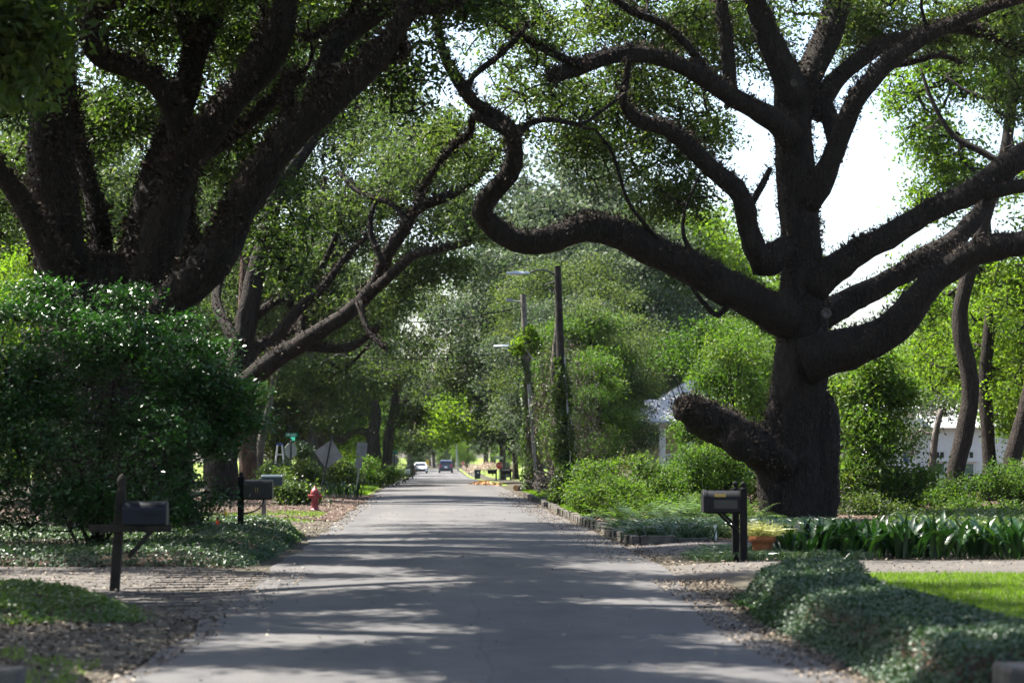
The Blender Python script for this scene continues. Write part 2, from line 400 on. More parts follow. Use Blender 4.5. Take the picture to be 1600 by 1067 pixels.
def in_ell(n, c, r):
    d = rng.normal(size=(n, 3)); d /= np.linalg.norm(d, axis=1)[:, None]
    return np.asarray(c) + d * (rng.uniform(0, 1, n) ** (1 / 2.4))[:, None] * np.asarray(r)
def network(nodes, nrad, clumps, rmin=.011, gain=.007, rmax=.12):
    """greedy branch network from limb nodes to the clumps; returns twig mesh and twig end directions"""
    nodes = [np.asarray(p) for p in nodes]; k0 = len(nodes)
    A = np.zeros((k0 + len(clumps) * 2, 3)); A[:k0] = np.array(nodes); par = np.full(len(A), -1); n = k0
    d = np.array([np.min(np.sum((A[:k0] - c) ** 2, 1)) for c in clumps])
    endn = np.zeros(len(clumps), int)
    for ci in np.argsort(d):
        c = clumps[ci]; q = A[:n]; j = int(np.argmin(np.sum((q - c) ** 2, 1)))
        L = np.linalg.norm(c - A[j])
        mid = (A[j] + c) / 2 + rng.normal(size=3) * L * .1 + np.array([0, 0, .06 * L])
        A[n] = mid; par[n] = j; A[n + 1] = c; par[n + 1] = n; endn[ci] = n + 1; n += 2
    A = A[:n]; par = par[:n]; cnt = np.zeros(n)
    cnt[endn] = 1
    for i in range(n - 1, k0 - 1, -1): cnt[par[i]] += cnt[i]
    rad = np.minimum(rmin + gain * np.sqrt(cnt), rmax); 
    ch = np.arange(k0, n); a = A[par[ch]]; b = A[ch]
    rp = np.where(par[ch] < k0, rad[ch] * 1.15, rad[par[ch]]); rc = rad[ch]
    t = b - a; t /= np.linalg.norm(t, axis=1)[:, None] + 1e-9
    u = np.cross(t, [.31, .2, .9]); u /= np.linalg.norm(u, axis=1)[:, None] + 1e-9; w_ = np.cross(t, u)
    V = np.stack([x + (u * math.cos(k) + w_ * math.sin(k)) * r[:, None] for x, r in ((a, rp), (b + t * rc[:, None] * .5, rc)) for k in (0, math.pi / 2, math.pi, 3 * math.pi / 2)], 1)
    i8 = np.arange(len(ch))[:, None] * 8
    F = np.concatenate([i8 + np.array([[k, (k + 1) % 4, 4 + (k + 1) % 4, 4 + k]]) for k in range(4)])
    seg = A[par[endn]]
    return V.reshape(-1, 3), F, seg
def foliage(clumps, seg, nper, size, sig=.3, flat=.55, **kw):
    nper = max(1, int(nper)); n = len(clumps) * nper
    c = np.repeat(clumps, nper, 0); s = np.repeat(seg, nper, 0)
    t = np.where(rng.uniform(size=n) < .3, rng.uniform(0, .8, n), 0)[:, None]
    P = c * (1 - t) + s * t + rng.normal(size=(n, 3)) * np.array([sig, sig, sig * flat]) * (1 - .45 * t)
    vb = np.clip(np.repeat(.42 + .2 * rng.normal(size=len(clumps)), nper), 0, 1)
    return leaves(P, size, vb=vb, **kw)
def fuzz(P, Nrm, n, size, top=.5):
    """dry resurrection fern standing on limb surfaces"""
    w_ = np.clip(top + Nrm[:, 2], .06, None) ** 1.3; w_ = w_ * (1 + .8 * sn(P, 1.1, 5)).clip(.1, None); w_ /= w_.sum()
    i = rng.choice(len(P), n, p=w_)
    Q = P[i] + rng.normal(size=(n, 3)) * .07; d = Nrm[i] * .45 + rng.normal(size=(n, 3)) * .85; d[:, 2] += .15
    d /= np.linalg.norm(d, axis=1)[:, None]; b = np.cross(d, rng.normal(size=(n, 3))); b /= np.linalg.norm(b, axis=1)[:, None]
    L = size * (rng.uniform(.4, 1.3, n) * (1 + .8 * np.clip(sn(Q, 2.5, 7), 0, 1)) + .5 * (rng.uniform(size=n) < .08))[:, None]
    V = np.stack([Q - Nrm[i] * .03 - b * L * .32, Q - Nrm[i] * .03 + b * L * .32, Q + d * L * .85 + b * L * .3], 1).reshape(-1, 3)
    return V, np.arange(n * 3).reshape(n, 3), np.repeat(rng.beta(1.6, 2.4, n), 3)
class Tree:
    """a tree whose trunk and limbs are laid along traced centre lines"""
    def __init__(s, name, base, Y, bark, label, group=None):
        s.root = empty(name, base, label, 'tree', group); s.ws = 1.0; s.Y = Y; s.bark = bark; s.nodes = []; s.nr = []; s.SP = []; s.SN = []
    def limb(s, pts, y0=0.0, y1=0.0, name='limb', sides=12, rough=.1, flute=0.0, fern=True, node_from=.25):
        """pts: (px, py, width_px); depth drifts from Y+y0 to Y+y1"""
        n = len(pts); P, R = [], []
        for i, q in enumerate(pts):
            yy = s.Y + y0 + (y1 - y0) * (i / (n - 1)) + (q[3] if len(q) > 3 else 0)
            P.append(at(q[0], q[1], yy)); R.append(q[2] / 2 / ppm(yy) * s.ws)
        return s.path(P, R, name, sides, rough, flute, fern, node_from)
    def path(s, P, R, name='limb', sides=12, rough=.1, flute=0.0, fern=True, node_from=.25):
        P, R = resample(P, R, .22)
        P = P + np.stack([sn(P, .9, 1), sn(P, .9, 4), sn(P, .9, 9)], 1) * .06
        V, F, C = tube(P, R, sides, rough, flute, rng.uniform(0, 9))
        mk(name, V, F, s.bark, s.root, smooth=True)
        k = int(len(P) * node_from); s.nodes += list(P[k:]); s.nr += list(R[k:])
        if fern:
            m = len(C); s.SP.append(V[:m]); s.SN.append(C)
        return P, R
    def fern(s, n, size, top=.5):
        V, F, v = fuzz(np.vstack(s.SP), np.vstack(s.SN), n, size, top)
        tag(mk('dry_fern', V, F, 'dry_fern', s.root, v), kind='stuff')
    def branches(s, clumps, m):
        C = clumps[rng.permutation(len(clumps))[:m]]; A = np.array(s.nodes)
        for c in C[np.argsort([np.min(np.sum((A - c) ** 2, 1)) for c in C])]:
            A = np.array(s.nodes); d = np.linalg.norm(A - c, axis=1) + np.clip((A[:, 2] - c[2]), 0, None) * .5; j = int(np.argmin(d)); L = np.linalg.norm(A[j] - c)
            if L < .7: continue
            r0 = min(.085, .016 + .018 * L, s.nr[j] * .8); w_ = rng.normal(size=(3, 3)) * L * np.array([[.09], [.12], [.09]])
            P = [A[j]] + [A[j] + (c - A[j]) * t + w_[k] + np.array([0, 0, .1 * L * math.sin(math.pi * t)]) for k, t in enumerate((.25, .5, .75))] + [c]
            s.path(P, [r0, r0 * .85, r0 * .68, r0 * .48, .012], 'branch', 7, .14, fern=False, node_from=.12)
    def crown(s, clumps, nper, size, mat, sig=.3, rmax=.1, tri=False, up=.5, flat=.55, gain=.007, ratio=.5):
        V, F, seg = network(s.nodes, s.nr, clumps, gain=gain, rmax=rmax)
        tag(mk('twigs', V, F, s.bark, s.root), kind='stuff')
        V, F, v = foliage(clumps, seg, nper, size, sig, flat, tri=tri, up=up, ratio=ratio)
        tag(mk('crown', V, F, mat, s.root, v), kind='stuff')
def lobes(L, Y=None):
    """L: (px, py, Y, rx, ry, rz, n) -> clump centres, thinned by noise so that gaps open"""
    out = []
    for q in L:
        c = at(q[0], q[1], q[2]); P = in_ell(int(q[6] * 1.75), c, q[3:6])
        keep = sn(P, 1.1, 2.0) > np.quantile(sn(P, 1.1, 2.0), .43); out.append(P[keep])
    return np.vstack(out)

# ------------------------------------------------------------------ ground, road, drives, beds
def sheet(name, ys, xl, xr, dz, mat, nx=10, crown=0.0, parent=None, edge=0.0):
    ys = np.asarray(ys, float); V = []
    for y in ys:
        a, b = float(xl(y)), float(xr(y)); t = np.linspace(0, 1, nx + 1); x = a + (b - a) * t
        z = gz(x, np.full_like(x, y)) + dz + crown * (1 - (2 * t - 1) ** 2)
        z[0] -= edge; z[-1] -= edge
        if y in (ys[0], ys[-1]): z -= edge
        V.append(np.stack([x, np.full_like(x, y), z], 1))
    V = np.vstack(V); n = nx + 1; i = np.arange(len(V)).reshape(len(ys), n)
    F = np.stack([i[:-1, :-1], i[:-1, 1:], i[1:, 1:], i[1:, :-1]], -1).reshape(-1, 4)
    o = mk(name, V, F, mat, parent, smooth=True); 
    if parent is None: o['kind'] = 'structure'
    return o
gx = np.concatenate([-np.geomspace(3000, 16, 22), np.arange(-15, 16, .5), np.geomspace(16, 3000, 22)])
gy = np.concatenate([[-300, -100, -40, -10], np.arange(0, 100, 1.2), np.arange(100, 300, 5), np.geomspace(300, 5000, 16)])
X, Yg = np.meshgrid(gx, gy); Zg = gz(X, Yg) - .012
n = len(gx); ii = np.arange(X.size).reshape(X.shape)
gF = np.stack([ii[:-1, :-1], ii[:-1, 1:], ii[1:, 1:], ii[1:, :-1]], -1).reshape(-1, 4)
o = mk('ground', np.stack([X, Yg, Zg], -1).reshape(-1, 3), gF, 'soil', smooth=True); o['kind'] = 'structure'

ry = np.concatenate([np.arange(-12, 100, .5), np.arange(100, 352, 4)])
road = sheet('road', ry, XL, XR, .012, 'asphalt', 14, .03)

C_ = lambda k: (lambda y: k)
wob = lambda k, a=.08, f=1.3: (lambda y: k + a * math.sin(y * f) + .5 * a * math.sin(y * f * 2.7 + 1))
Yr = lambda a, b, s=.4: np.arange(a, b + s * .5, s)
sheet('front_lawn', Yr(10, 29.4), wob(4.7, .1), C_(40), .004, 'lawn_soil', 30)
sheet('concrete_driveway', Yr(29.5, 32.7, .2), lambda y: 3.35 - .25 * abs(y - 31.1), C_(40), .016, 'concrete', 60, edge=.04)
sheet('gravel_driveway', Yr(35.9, 39.4, .2), lambda y: 3.4, lambda y: 8 + .2 * math.sin(y * 3), .016, 'gravel', 20, edge=.04)
sheet('mulch_bed', Yr(39.5, 92), lambda y: XR(y) + .35, C_(26), .004, 'mulch', 20)
sheet('grass_verge', Yr(56.5, 71, .3), lambda y: XR(y) + .42, wob(4.9, .25, .9), .014, 'lawn_soil', 6)
sheet('grass_patch', Yr(74, 90, .3), lambda y: XR(y) + .3, wob(5.2, .3, .9), .014, 'lawn_soil', 6)
sheet('far_lawn', Yr(112, 900, 6), lambda y: XR(y) + .25, C_(60), .004, 'far_lawn', 20)
sheet('far_left_lawn', Yr(150, 900, 6), C_(-60), lambda y: XL(y) - .35, .004, 'far_lawn', 20)
sheet('left_verge', Yr(84, 112, .5), C_(-4.6), lambda y: XL(y) - .2, .004, 'far_lawn', 6)
sheet('litter_verge', Yr(10, 27), C_(-22), lambda y: XL(y) - .05, .004, 'soil', 20)
sheet('pine_straw_bed', Yr(54, 84), C_(-14), lambda y: XL(y) - .1, .004, 'mulch', 20)

def paver_edge(y):            # paved apron flares towards the road at its near side
    return -3.4 + 1.0 * sstep(24.5, 22.4, y)
drive = sheet('paved_driveway', Yr(22.4, 31.2, .2), lambda y: min(-2.75, -8.0 if y > 26.6 else -3.15 - 1.4 * (y - 23.6) if y > 23.6 else -3.1), lambda y: XL(y) - .0, .006, 'soil', 20)
pm = {}
def paver_mesh(L, W):
    b = B().box((0, 0, 0), (L, W, .05)); me = bpy.data.meshes.new('paver'); me.from_pydata(b.v, [], b.f); me.update(); me.materials.append(MATS['paver']); return me
PL, PW = .42, .27
pmesh = [paver_mesh(PL - .014, PW - .014), paver_mesh(PL - .02, PW - .012)]
spots = []
r = 0; y = 22.6
while y < 31.1:
    lo = -2.9 if y < 23.6 else (-3.15 - 1.4 * (y - 23.6) if y < 26.6 else -12.0)
    x = -2.5 - (r % 2) * PL / 2
    while x > lo:
        spots.append((x, y)); x -= PL
    y += PW; r += 1
spots.sort(key=lambda p: -ppm(p[1]) if p[0] > -7.2 else 0)
extra = B()
for k, (x, y) in enumerate(spots):
    z = float(gz(x, y)) - .008 + rng.uniform(-.004, .004)
    if k < 300:
        o = link('paver', pmesh[k % 2], None, drive); o.location = (x, y, z); o.rotation_euler = (rng.normal() * .008, rng.normal() * .008, rng.normal() * .012)
    else: extra.box((x, y, z), (PL - .015, PW - .015, .05))
if extra.v: tag(extra.build('paver_field', 'paver', drive), kind='stuff')

# --- scatter helpers
def scatter(name, n, xf, ys, mat, size, dz=.01, tri=True, ratio=.55, label=None, cat=None, up=1.6, dens=None, jit=.55):
    y = rng.uniform(ys[0], ys[1], n); a = np.array([xf[0](t) for t in y]); b = np.array([xf[1](t) for t in y])
    u = rng.uniform(0, 1, n)
    if dens: u = dens(u)
    x = a + (b - a) * u
    P = np.stack([x, y, gz(x, y) + dz + rng.uniform(0, .02, n)], 1)
    V, F, v = leaves(P, size, up=up, ratio=ratio, tri=tri, jit=jit)
    o = mk(name, V, F, mat, None, v); tag(o, label, cat, kind='stuff'); return o
def blades(name, P, h, mat, label, cat, wid=.12, lean=.35, parent=None, two=False):
    n = len(P); d = rng.normal(size=(n, 3)) * lean; d[:, 2] = 1; d /= np.linalg.norm(d, axis=1)[:, None]
    s = np.cross(d, rng.normal(size=(n, 3))); s /= np.linalg.norm(s, axis=1)[:, None]
    H = h * rng.uniform(.5, 1.3, n)[:, None]; W = H * wid
    if not two:
        V = np.stack([P - s * W * .5, P + s * W * .5, P + d * H], 1).reshape(-1, 3); F = np.arange(n * 3).reshape(n, 3); k = 3
    else:                      # arching strap: two segments, the tip falls over
        o_ = d * np.array([1, 1, 0]); tip = P + d * H * .75 + o_ * H * .9 - np.array([0, 0, 1]) * H * .05
        m = P + d * H * .62
        V = np.stack([P - s * W * .5, P + s * W * .5, m + s * W * .5, m - s * W * .5, tip], 1).reshape(-1, 3)
        i = np.arange(n)[:, None] * 5; F = [i + np.array([[0, 1, 2, 3]]), i + np.array([[3, 2, 4]])]; k = 5
    v = np.repeat(rng.beta(2, 2, n), k)
    o = mk(name, V, F, mat, parent, v); tag(o, label, cat, kind='stuff'); return o
def rect(n, x0, x1, y0, y1, dz=0):
    x = rng.uniform(x0, x1, n); y = rng.uniform(y0, y1, n); return np.stack([x, y, gz(x, y) + dz], 1)

# --- lawn grass
P = np.vstack([rect(40000, 4.5, 9.5, 20, 29.3), rect(9000, 4.5, 8, 14, 20)])
blades('lawn_grass', P, .06, 'grass_blade', 'sunlit mown lawn grass behind the low clipped jasmine hedge', 'grass', .16, .5)
y = rng.uniform(56.8, 70.5, 9000); x = XR(y) + .45 + rng.uniform(0, 1, 9000) * 1.1
blades('verge_grass', np.stack([x, y, gz(x, y) + .01], 1), .11, 'grass_blade', 'bright grass strip inside the stone edging by the ivy covered lamp pole', 'grass', .16, .5)
y = rng.uniform(74.3, 89, 9000); x = XR(y) + .35 + rng.uniform(0, 1, 9000) * 1.5
blades('patch_grass', np.stack([x, y, gz(x, y) + .01], 1), .13, 'grass_blade', 'bright grass patch inside the short stone edging by the leaning grey conduit', 'grass', .18, .5)
P = np.vstack([rect(5000, -6.5, -2.7, 15.2, 17.8), rect(1500, -6, -3.4, 17.8, 19)]); P = P[sn(P, 2.1, 4) > -.15]
blades('weedy_grass', P, .07, 'grass_blade', 'short weedy grass mixed with leaf litter beside the road', 'grass', .16, .6)
P = rect(6000, -8, -3.0, 52, 60); P = P[sn(P, .9, 1) > .05]
blades('sunny_grass', P, .09, 'grass_blade', 'patch of sunny grass behind the brown mailbox', 'grass', .16, .6)
P = rect(9000, -4.4, -2.75, 85, 110)
blades('left_verge_grass', P, .12, 'grass_blade', 'bright green grass strip beside the road beyond the strap leaved clumps', 'grass', .2, .5)

# --- leaf litter
rnd2 = lambda u: u ** 1.6
scatter('leaf_litter', 15000, (C_(-8), lambda y: XL(y) + .25), (15, 22.8), 'litter_leaf', .062, .004, label='dry brown oak leaves piled on the verge before the jasmine patch', cat='leaf litter')
scatter('hedge_litter', 9000, (lambda y: XR(y) - .4, lambda y: XR(y) + .55), (14, 29), 'litter_leaf', .045, .012, label='dry leaves gathered between the road and the clipped jasmine hedge', cat='leaf litter', dens=lambda u: 1 - u ** 1.3)
scatter('edging_litter', 7000, (lambda y: XR(y) - .8, lambda y: XR(y) + .3), (33, 90), 'litter_leaf', .05, .02, label='dry leaves gathered along the foot of the stone edging', cat='leaf litter', dens=lambda u: 1 - u ** 1.4)
scatter('bed_litter', 9000, (lambda y: XR(y) + .4, C_(12)), (39.6, 62), 'litter_leaf', .07, .012, label='leaf litter on the mulch bed under the big oak', cat='leaf litter')
scatter('drive_litter', 3500, (C_(-8), lambda y: XL(y) + .6), (22.6, 31.5), 'litter_leaf', .045, .028, label='dry leaves strewn over the paved driveway', cat='leaf litter', dens=lambda u: u ** .6)
scatter('left_litter', 16000, (C_(-12), lambda y: XL(y) + .35), (44, 84), 'litter_leaf', .075, .012, label='brown leaf litter and pine straw beyond the jasmine border', cat='leaf litter')
scatter('road_litter', 900, (lambda y: XL(y) + .1, lambda y: XR(y) - .1), (15, 80), 'litter_leaf', .04, .045, label='scattered dead leaves lying on the asphalt', cat='leaf litter')
scatter('concrete_litter', 2600, (C_(3.4), C_(12)), (29.6, 39.4), 'litter_leaf', .05, .02, label='dead leaves strewn over the two drives beside the twin post mailbox', cat='leaf litter', dens=lambda u: u ** 1.5)

# --- clipped jasmine hedge and ground covers: a mound with leaves on it
def mound(name, poly, hfun, nleaf, size, mat, label, cat='hedge', core='mulch', step=.12, up=.9, ratio=.6, up2=0):
    """poly: list of (x, y); hfun(x, y, edge distance) -> height"""
    poly = np.array(poly, float); x0, y0 = poly.min(0); x1, y1 = poly.max(0)
    def inside(x, y):
        c = np.zeros(x.shape, bool); j = len(poly) - 1
        for i in range(len(poly)):
            xi, yi = poly[i]; xj, yj = poly[j]
            c ^= ((yi > y) != (yj > y)) & (x < (xj - xi) * (y - yi) / (yj - yi + 1e-9) + xi); j = i
        return c
    def edged(x, y):
        d = np.full(x.shape, 9.)
        for i in range(len(poly)):
            a = poly[i]; b = poly[(i + 1) % len(poly)]; ab = b - a
            t = np.clip(((x - a[0]) * ab[0] + (y - a[1]) * ab[1]) / (ab @ ab), 0, 1)
            d = np.minimum(d, np.hypot(x - a[0] - t * ab[0], y - a[1] - t * ab[1]))
        return d
    def H(x, y):
        e = edged(x, y); return np.where(inside(x, y), hfun(x, y, e), -.02)
    gx_ = np.arange(x0 - step, x1 + step * 2, step); gy_ = np.arange(y0 - step, y1 + step * 2, step)
    X_, Y_ = np.meshgrid(gx_, gy_); h = np.maximum(H(X_, Y_) - size * 1.9, -.03)
    Vc = np.stack([X_, Y_, gz(X_, Y_) + h], -1).reshape(-1, 3); i = np.arange(X_.size).reshape(X_.shape)
    Fc = np.stack([i[:-1, :-1], i[:-1, 1:], i[1:, 1:], i[1:, :-1]], -1).reshape(-1, 4)
    hv = h.reshape(-1); Fc = Fc[(hv[Fc] > -.025).any(1)]
    base = np.array([poly[:, 0].mean(), poly[:, 1].mean(), float(gz(poly[:, 0].mean(), poly[:, 1].mean()))])
    root = empty(name, base, label, cat); root['kind'] = 'stuff'
    tag(mk('woody_core', Vc, Fc, core, root, smooth=True), kind='stuff')
    x = rng.uniform(x0, x1, nleaf * 4); y = rng.uniform(y0, y1, nleaf * 4); k = inside(x, y); x, y = x[k][:nleaf], y[k][:nleaf]
    hh = H(x, y); e = .05
    g = np.stack([-(H(x + e, y) - H(x - e, y)) / (2 * e), -(H(x, y + e) - H(x, y - e)) / (2 * e), np.ones_like(x)], 1)
    g = np.clip(g, -2.5, 2.5); sl = np.linalg.norm(g, axis=1)
    ne = nleaf // 4; pe = np.vstack([poly, poly[:1]]); sl_ = np.linalg.norm(np.diff(pe, axis=0), axis=1); k = rng.choice(len(poly), ne, p=sl_ / sl_.sum()); t_ = rng.uniform(0, 1, ne)[:, None]
    q = pe[k] + (pe[k + 1] - pe[k]) * t_ + rng.normal(size=(ne, 2)) * .07; cen = poly.mean(0); din = cen - q; q = q + din / np.linalg.norm(din, axis=1)[:, None] * rng.uniform(0, .14, ne)[:, None]
    hE = H(q[:, 0] + (din / np.linalg.norm(din, axis=1)[:, None])[:, 0] * .15, q[:, 1] + (din / np.linalg.norm(din, axis=1)[:, None])[:, 1] * .15).clip(.05, None)
    PE = np.stack([q[:, 0], q[:, 1], gz(q[:, 0], q[:, 1]) + hE * rng.uniform(.02, 1, ne)], 1); gE = np.stack([-din[:, 0], -din[:, 1], np.full(ne, .5) * np.linalg.norm(din, axis=1)], 1); gE /= np.linalg.norm(gE, axis=1)[:, None]
    rep = np.clip((sl * 1.2).astype(int), 1, 4); idx = np.repeat(np.arange(len(x)), rep)
    gg = g[idx] / sl[idx][:, None]; z = hh[idx] + rng.normal(size=len(idx)) * size * .45 - (rng.uniform(0, 1, len(idx)) * (rep[idx] > 1) * hh[idx] * .7)
    P = np.stack([x[idx] + rng.normal(size=len(idx)) * .03, y[idx] + rng.normal(size=len(idx)) * .03, gz(x[idx], y[idx]) + np.maximum(z, .005)], 1)
    P = np.vstack([P, PE]); gg = np.vstack([gg, gE])
    vb = np.clip(.45 + .2 * sn(P, 3.0, 2), 0, 1)
    V, F, v = leaves(P, size, up=up, out=gg * .8, ratio=ratio, vb=vb)
    tag(mk('leaves', V, F, mat, root, v), kind='stuff'); return root
def hh1(x, y, e):
    P = np.stack([x, y, x * 0], -1)
    return (.36 + .02 * sn(P, 1.3, 3) + .022 * sn(P, 3.7, 1) + .03 * sn(P, 8., 2)) * sstep(-.02, .3, e) ** .7
hx = lambda y: float(XR(y)) + .28 + .03 * math.sin(y * 1.1) + .02 * math.sin(y * 3.3)
poly = [(hx(y), y) for y in np.arange(14.6, 25.2, .6)] + [(3.75, 25.6), (4.3, 26.3), (5.2, 26.4), (5.35, 25.6), (4.9, 24.4), (4.75, 22), (4.8, 19), (4.85, 16), (5.0, 14.6)]
mound('jasmine_hedge', poly, hh1, 60000, .039, 'jasmine_leaf', 'low clipped jasmine hedge running between the road and the sunny lawn')
def hh2(x, y, e):
    P = np.stack([x, y, x * 0], -1); return (.2 + .05 * sn(P, 1.1, 3) + .04 * sn(P, 3.1, 1)) * sstep(-.04, .2, e) ** .6
poly = [(-11, 31.2), (-6, 31.2), (-3.7, 31.2), (-2.95, 32.4), (-2.75, 35), (-2.7, 39), (-2.75, 42.5), (-3.0, 46), (-4.2, 48), (-6, 47), (-8, 44), (-11, 42)]
mound('jasmine_border', poly, hh2, 50000, .06, 'jasmine_leaf', 'dark jasmine ground cover border around the brown mailbox post', 'ground cover')
def hh3(x, y, e):
    P = np.stack([x, y, x * 0], -1); return (.16 + .07 * sn(P, 1.7, 3) + .04 * sn(P, 4.1, 1)) * sstep(-.02, .5, e)
poly = [(-9, 26.5), (-5.6, 26.2), (-4.4, 25.2), (-3.7, 24.2), (-3.2, 22.9), (-3.0, 21.7), (-4.0, 21.0), (-5.5, 20.6), (-9, 20.6)]
mound('jasmine_patch', poly, hh3, 30000, .055, 'vine_leaf', 'loose patch of vinca and jasmine at the foot of the wooden mailbox post', 'ground cover', up=.7)

poly = [(8.6, 40.6), (12, 40.2), (16, 40.2), (16, 53), (12.5, 53), (11, 50.5), (9.8, 47), (8.8, 44)]
mound('ivy_ground_cover', poly, hh2, 13000, .1, 'vine_leaf', 'ivy ground cover between the strap-leaved plants and the right side shrubs', 'ground cover', step=.3)

# --- mondo grass and liriope
def tufts(centers, n, h, sig, dz=0):
    c = np.repeat(np.array(centers, float), n, 0); c[:, :2] += rng.normal(size=(len(c), 2)) * sig
    return np.stack([c[:, 0], c[:, 1], gz(c[:, 0], c[:, 1]) + dz], 1)
c = [(rng.uniform(4.25, 6.8), rng.uniform(32.9, 35.4)) for _ in range(60)]
blades('mondo_grass', tufts(c, 150, .2, .14), .2, 'liriope_leaf', 'dark mondo grass tufts around the twin post mailbox and clay pot', 'ground cover', .05, .55, two=True)
c = [(rng.uniform(3.95, 8.4), rng.uniform(40.2, 44.5)) for _ in range(110)]
blades('liriope_border', tufts(c, 150, .3, .17), .42, 'liriope_leaf', 'silvery liriope border behind the corner of the stone edging', 'ground cover', .05, .55, two=True)

# --- stone edging on the right
def edging(name, y0, y1, label, xoff=0.0, ret=None, h=.17, L=.62):
    base = (float(XR(y0)) + .18, y0, float(gz(XR(y0), y0))); root = empty(name, base, label, 'kerb'); y = y0
    while y < y1:
        l = L * rng.uniform(.75, 1.3); x = float(XR(y + l / 2)) + .22 + xoff + rng.normal() * .012
        hh = h * rng.uniform(.88, 1.1)
        B().box((x, y + l / 2, float(drop(y)) + hh / 2 - .02), (.15, l - .025, hh + .04), rng.normal() * .02).build('block', 'old_stone', root, .012)
        y += l
    if ret:
        x = float(XR(y0)) + .32 + xoff
        while x < ret:
            l = .7 * rng.uniform(.8, 1.2); hh = h * (1 - .75 * (x - 3.5) / (ret - 3.4))
            B().box((x + l / 2, y0 + .08, float(drop(y0)) + hh / 2), (l - .02, .15, hh + .07), rng.normal() * .02).build('block', 'old_stone', root, .012); x += l
    return root
edging('stone_edging', 39.7, 70.5, 'long row of dark stone blocks edging the mulch bed beside the road', ret=5.2)
edging('stone_edging', 73.5, 82.5, 'short row of stone blocks round the grass patch by the leaning grey conduit', .0, 4.5)
# corner blocks at the two bottom corners of the view
B().box((4.03, 14.2, .17), (.52, .46, .32)).build('concrete_block', 'old_stone', None, .03, base=(4.03, 14.2, .0))
tag(bpy.data.objects['concrete_block'], 'pale concrete block standing at the near end of the jasmine hedge', 'block')
b = B().box((-3.35, 15.75, .1), (.7, .32, .16)); o = b.build('concrete_slab', 'old_stone', None, .03, base=(-3.35, 15.75, .02))
tag(o, 'low grey stone slab lying in the weedy grass by the road', 'block')

# ------------------------------------------------------------------ the big oak on the right
YO = 53.0
b0 = ground(1244, 815); b0[2] -= .1
T = Tree('live_oak', b0, YO, 'oak_bark', 'massive dark live oak with a cut mossy stub beside the clay pot')
T.ws = .9
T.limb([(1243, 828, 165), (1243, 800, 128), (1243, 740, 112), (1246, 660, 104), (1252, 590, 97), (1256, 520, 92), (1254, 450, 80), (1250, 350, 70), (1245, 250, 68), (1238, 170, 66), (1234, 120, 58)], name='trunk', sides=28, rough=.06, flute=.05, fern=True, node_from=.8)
T.limb([(1222, 828, 60), (1208, 790, 52), (1204, 720, 48), (1215, 650, 40), (1228, 590, 30)], -.5, -.2, rough=.08)
T.limb([(1275, 828, 60), (1284, 790, 50), (1288, 720, 52), (1290, 660, 52), (1284, 630, 50), (1262, 600, 30)], -.35, -.1, rough=.1)
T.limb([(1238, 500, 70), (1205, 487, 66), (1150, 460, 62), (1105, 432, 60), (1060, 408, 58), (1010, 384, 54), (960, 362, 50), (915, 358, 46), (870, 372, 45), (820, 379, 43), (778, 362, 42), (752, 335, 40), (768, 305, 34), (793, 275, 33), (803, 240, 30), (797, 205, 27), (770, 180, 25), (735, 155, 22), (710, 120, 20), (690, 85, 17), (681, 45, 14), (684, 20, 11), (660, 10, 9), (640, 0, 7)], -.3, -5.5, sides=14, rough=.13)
T.limb([(800, 210, 18), (770, 195, 17), (738, 182, 14), (735, 210, 13), (700, 240, 11), (655, 300, 9)], -4.5, -3.0, sides=8)
T.limb([(730, 150, 15), (738, 120, 13), (770, 95, 11), (800, 70, 10), (825, 40, 8)], -4.8, -4.2, sides=8)
T.limb([(800, 225, 13), (830, 190, 11), (870, 185, 9), (910, 193, 8), (940, 175, 7), (980, 145, 6)], -4.6, -3.5, sides=8)
T.limb([(1230, 385, 42), (1205, 405, 52), (1188, 412, 50), (1176, 388, 42), (1166, 345, 38), (1162, 318, 36), (1150, 292, 35), (1120, 268, 33), (1080, 232, 30), (1040, 203, 28), (1000, 192, 25), (980, 175, 20), (974, 155, 15), (983, 110, 12), (990, 70, 9)], -.4, -3, rough=.16)
T.limb([(1175, 315, 14), (1190, 290, 12), (1205, 262, 9)], -1.2, -1.0, sides=8)
T.limb([(1240, 215, 50), (1215, 192, 44), (1180, 172, 40), (1140, 150, 36), (1100, 120, 33), (1050, 95, 30), (1000, 84, 28), (950, 91, 28), (905, 107, 27), (872, 116, 25), (862, 118, 22)], -.4, -3.2, rough=.13)
T.limb([(912, 103, 18), (880, 90, 16), (845, 72, 14), (800, 48, 11), (770, 30, 9)], -2.8, -3.4, sides=8)
T.limb([(1142, 152, 26), (1137, 110, 25), (1132, 60, 23), (1126, 0, 22), (1120, -60, 18), (1105, -140, 12)], -1.0, -1.6)
T.limb([(1115, 130, 19), (1085, 85, 16), (1060, 55, 15), (1035, 36, 14), (990, 20, 13), (955, -5, 10), (900, -40, 8)], -1.2, -2.5)
T.limb([(1240, 160, 54), (1222, 110, 50), (1200, 60, 46), (1180, 10, 42), (1165, -50, 36), (1130, -150, 24), (1090, -230, 14)], -.2, -2.0)
T.limb([(1240, 165, 52), (1262, 115, 52), (1285, 75, 50), (1302, 30, 46), (1315, -30, 40), (1340, -130, 26), (1350, -220, 14)], .1, 1.5)
T.limb([(1262, 320, 50), (1284, 292, 44), (1300, 250, 38), (1318, 200, 36), (1345, 148, 34), (1395, 95, 30), (1450, 55, 26), (1530, 18, 20), (1610, -5, 16), (1700, -40, 11)], -.2, -2.5)
T.limb([(1268, 180, 38), (1300, 128, 32), (1345, 92, 28), (1390, 66, 25), (1440, 52, 24), (1490, 42, 22), (1540, 52, 20), (1610, 78, 17), (1690, 90, 11)], .2, 1.2)
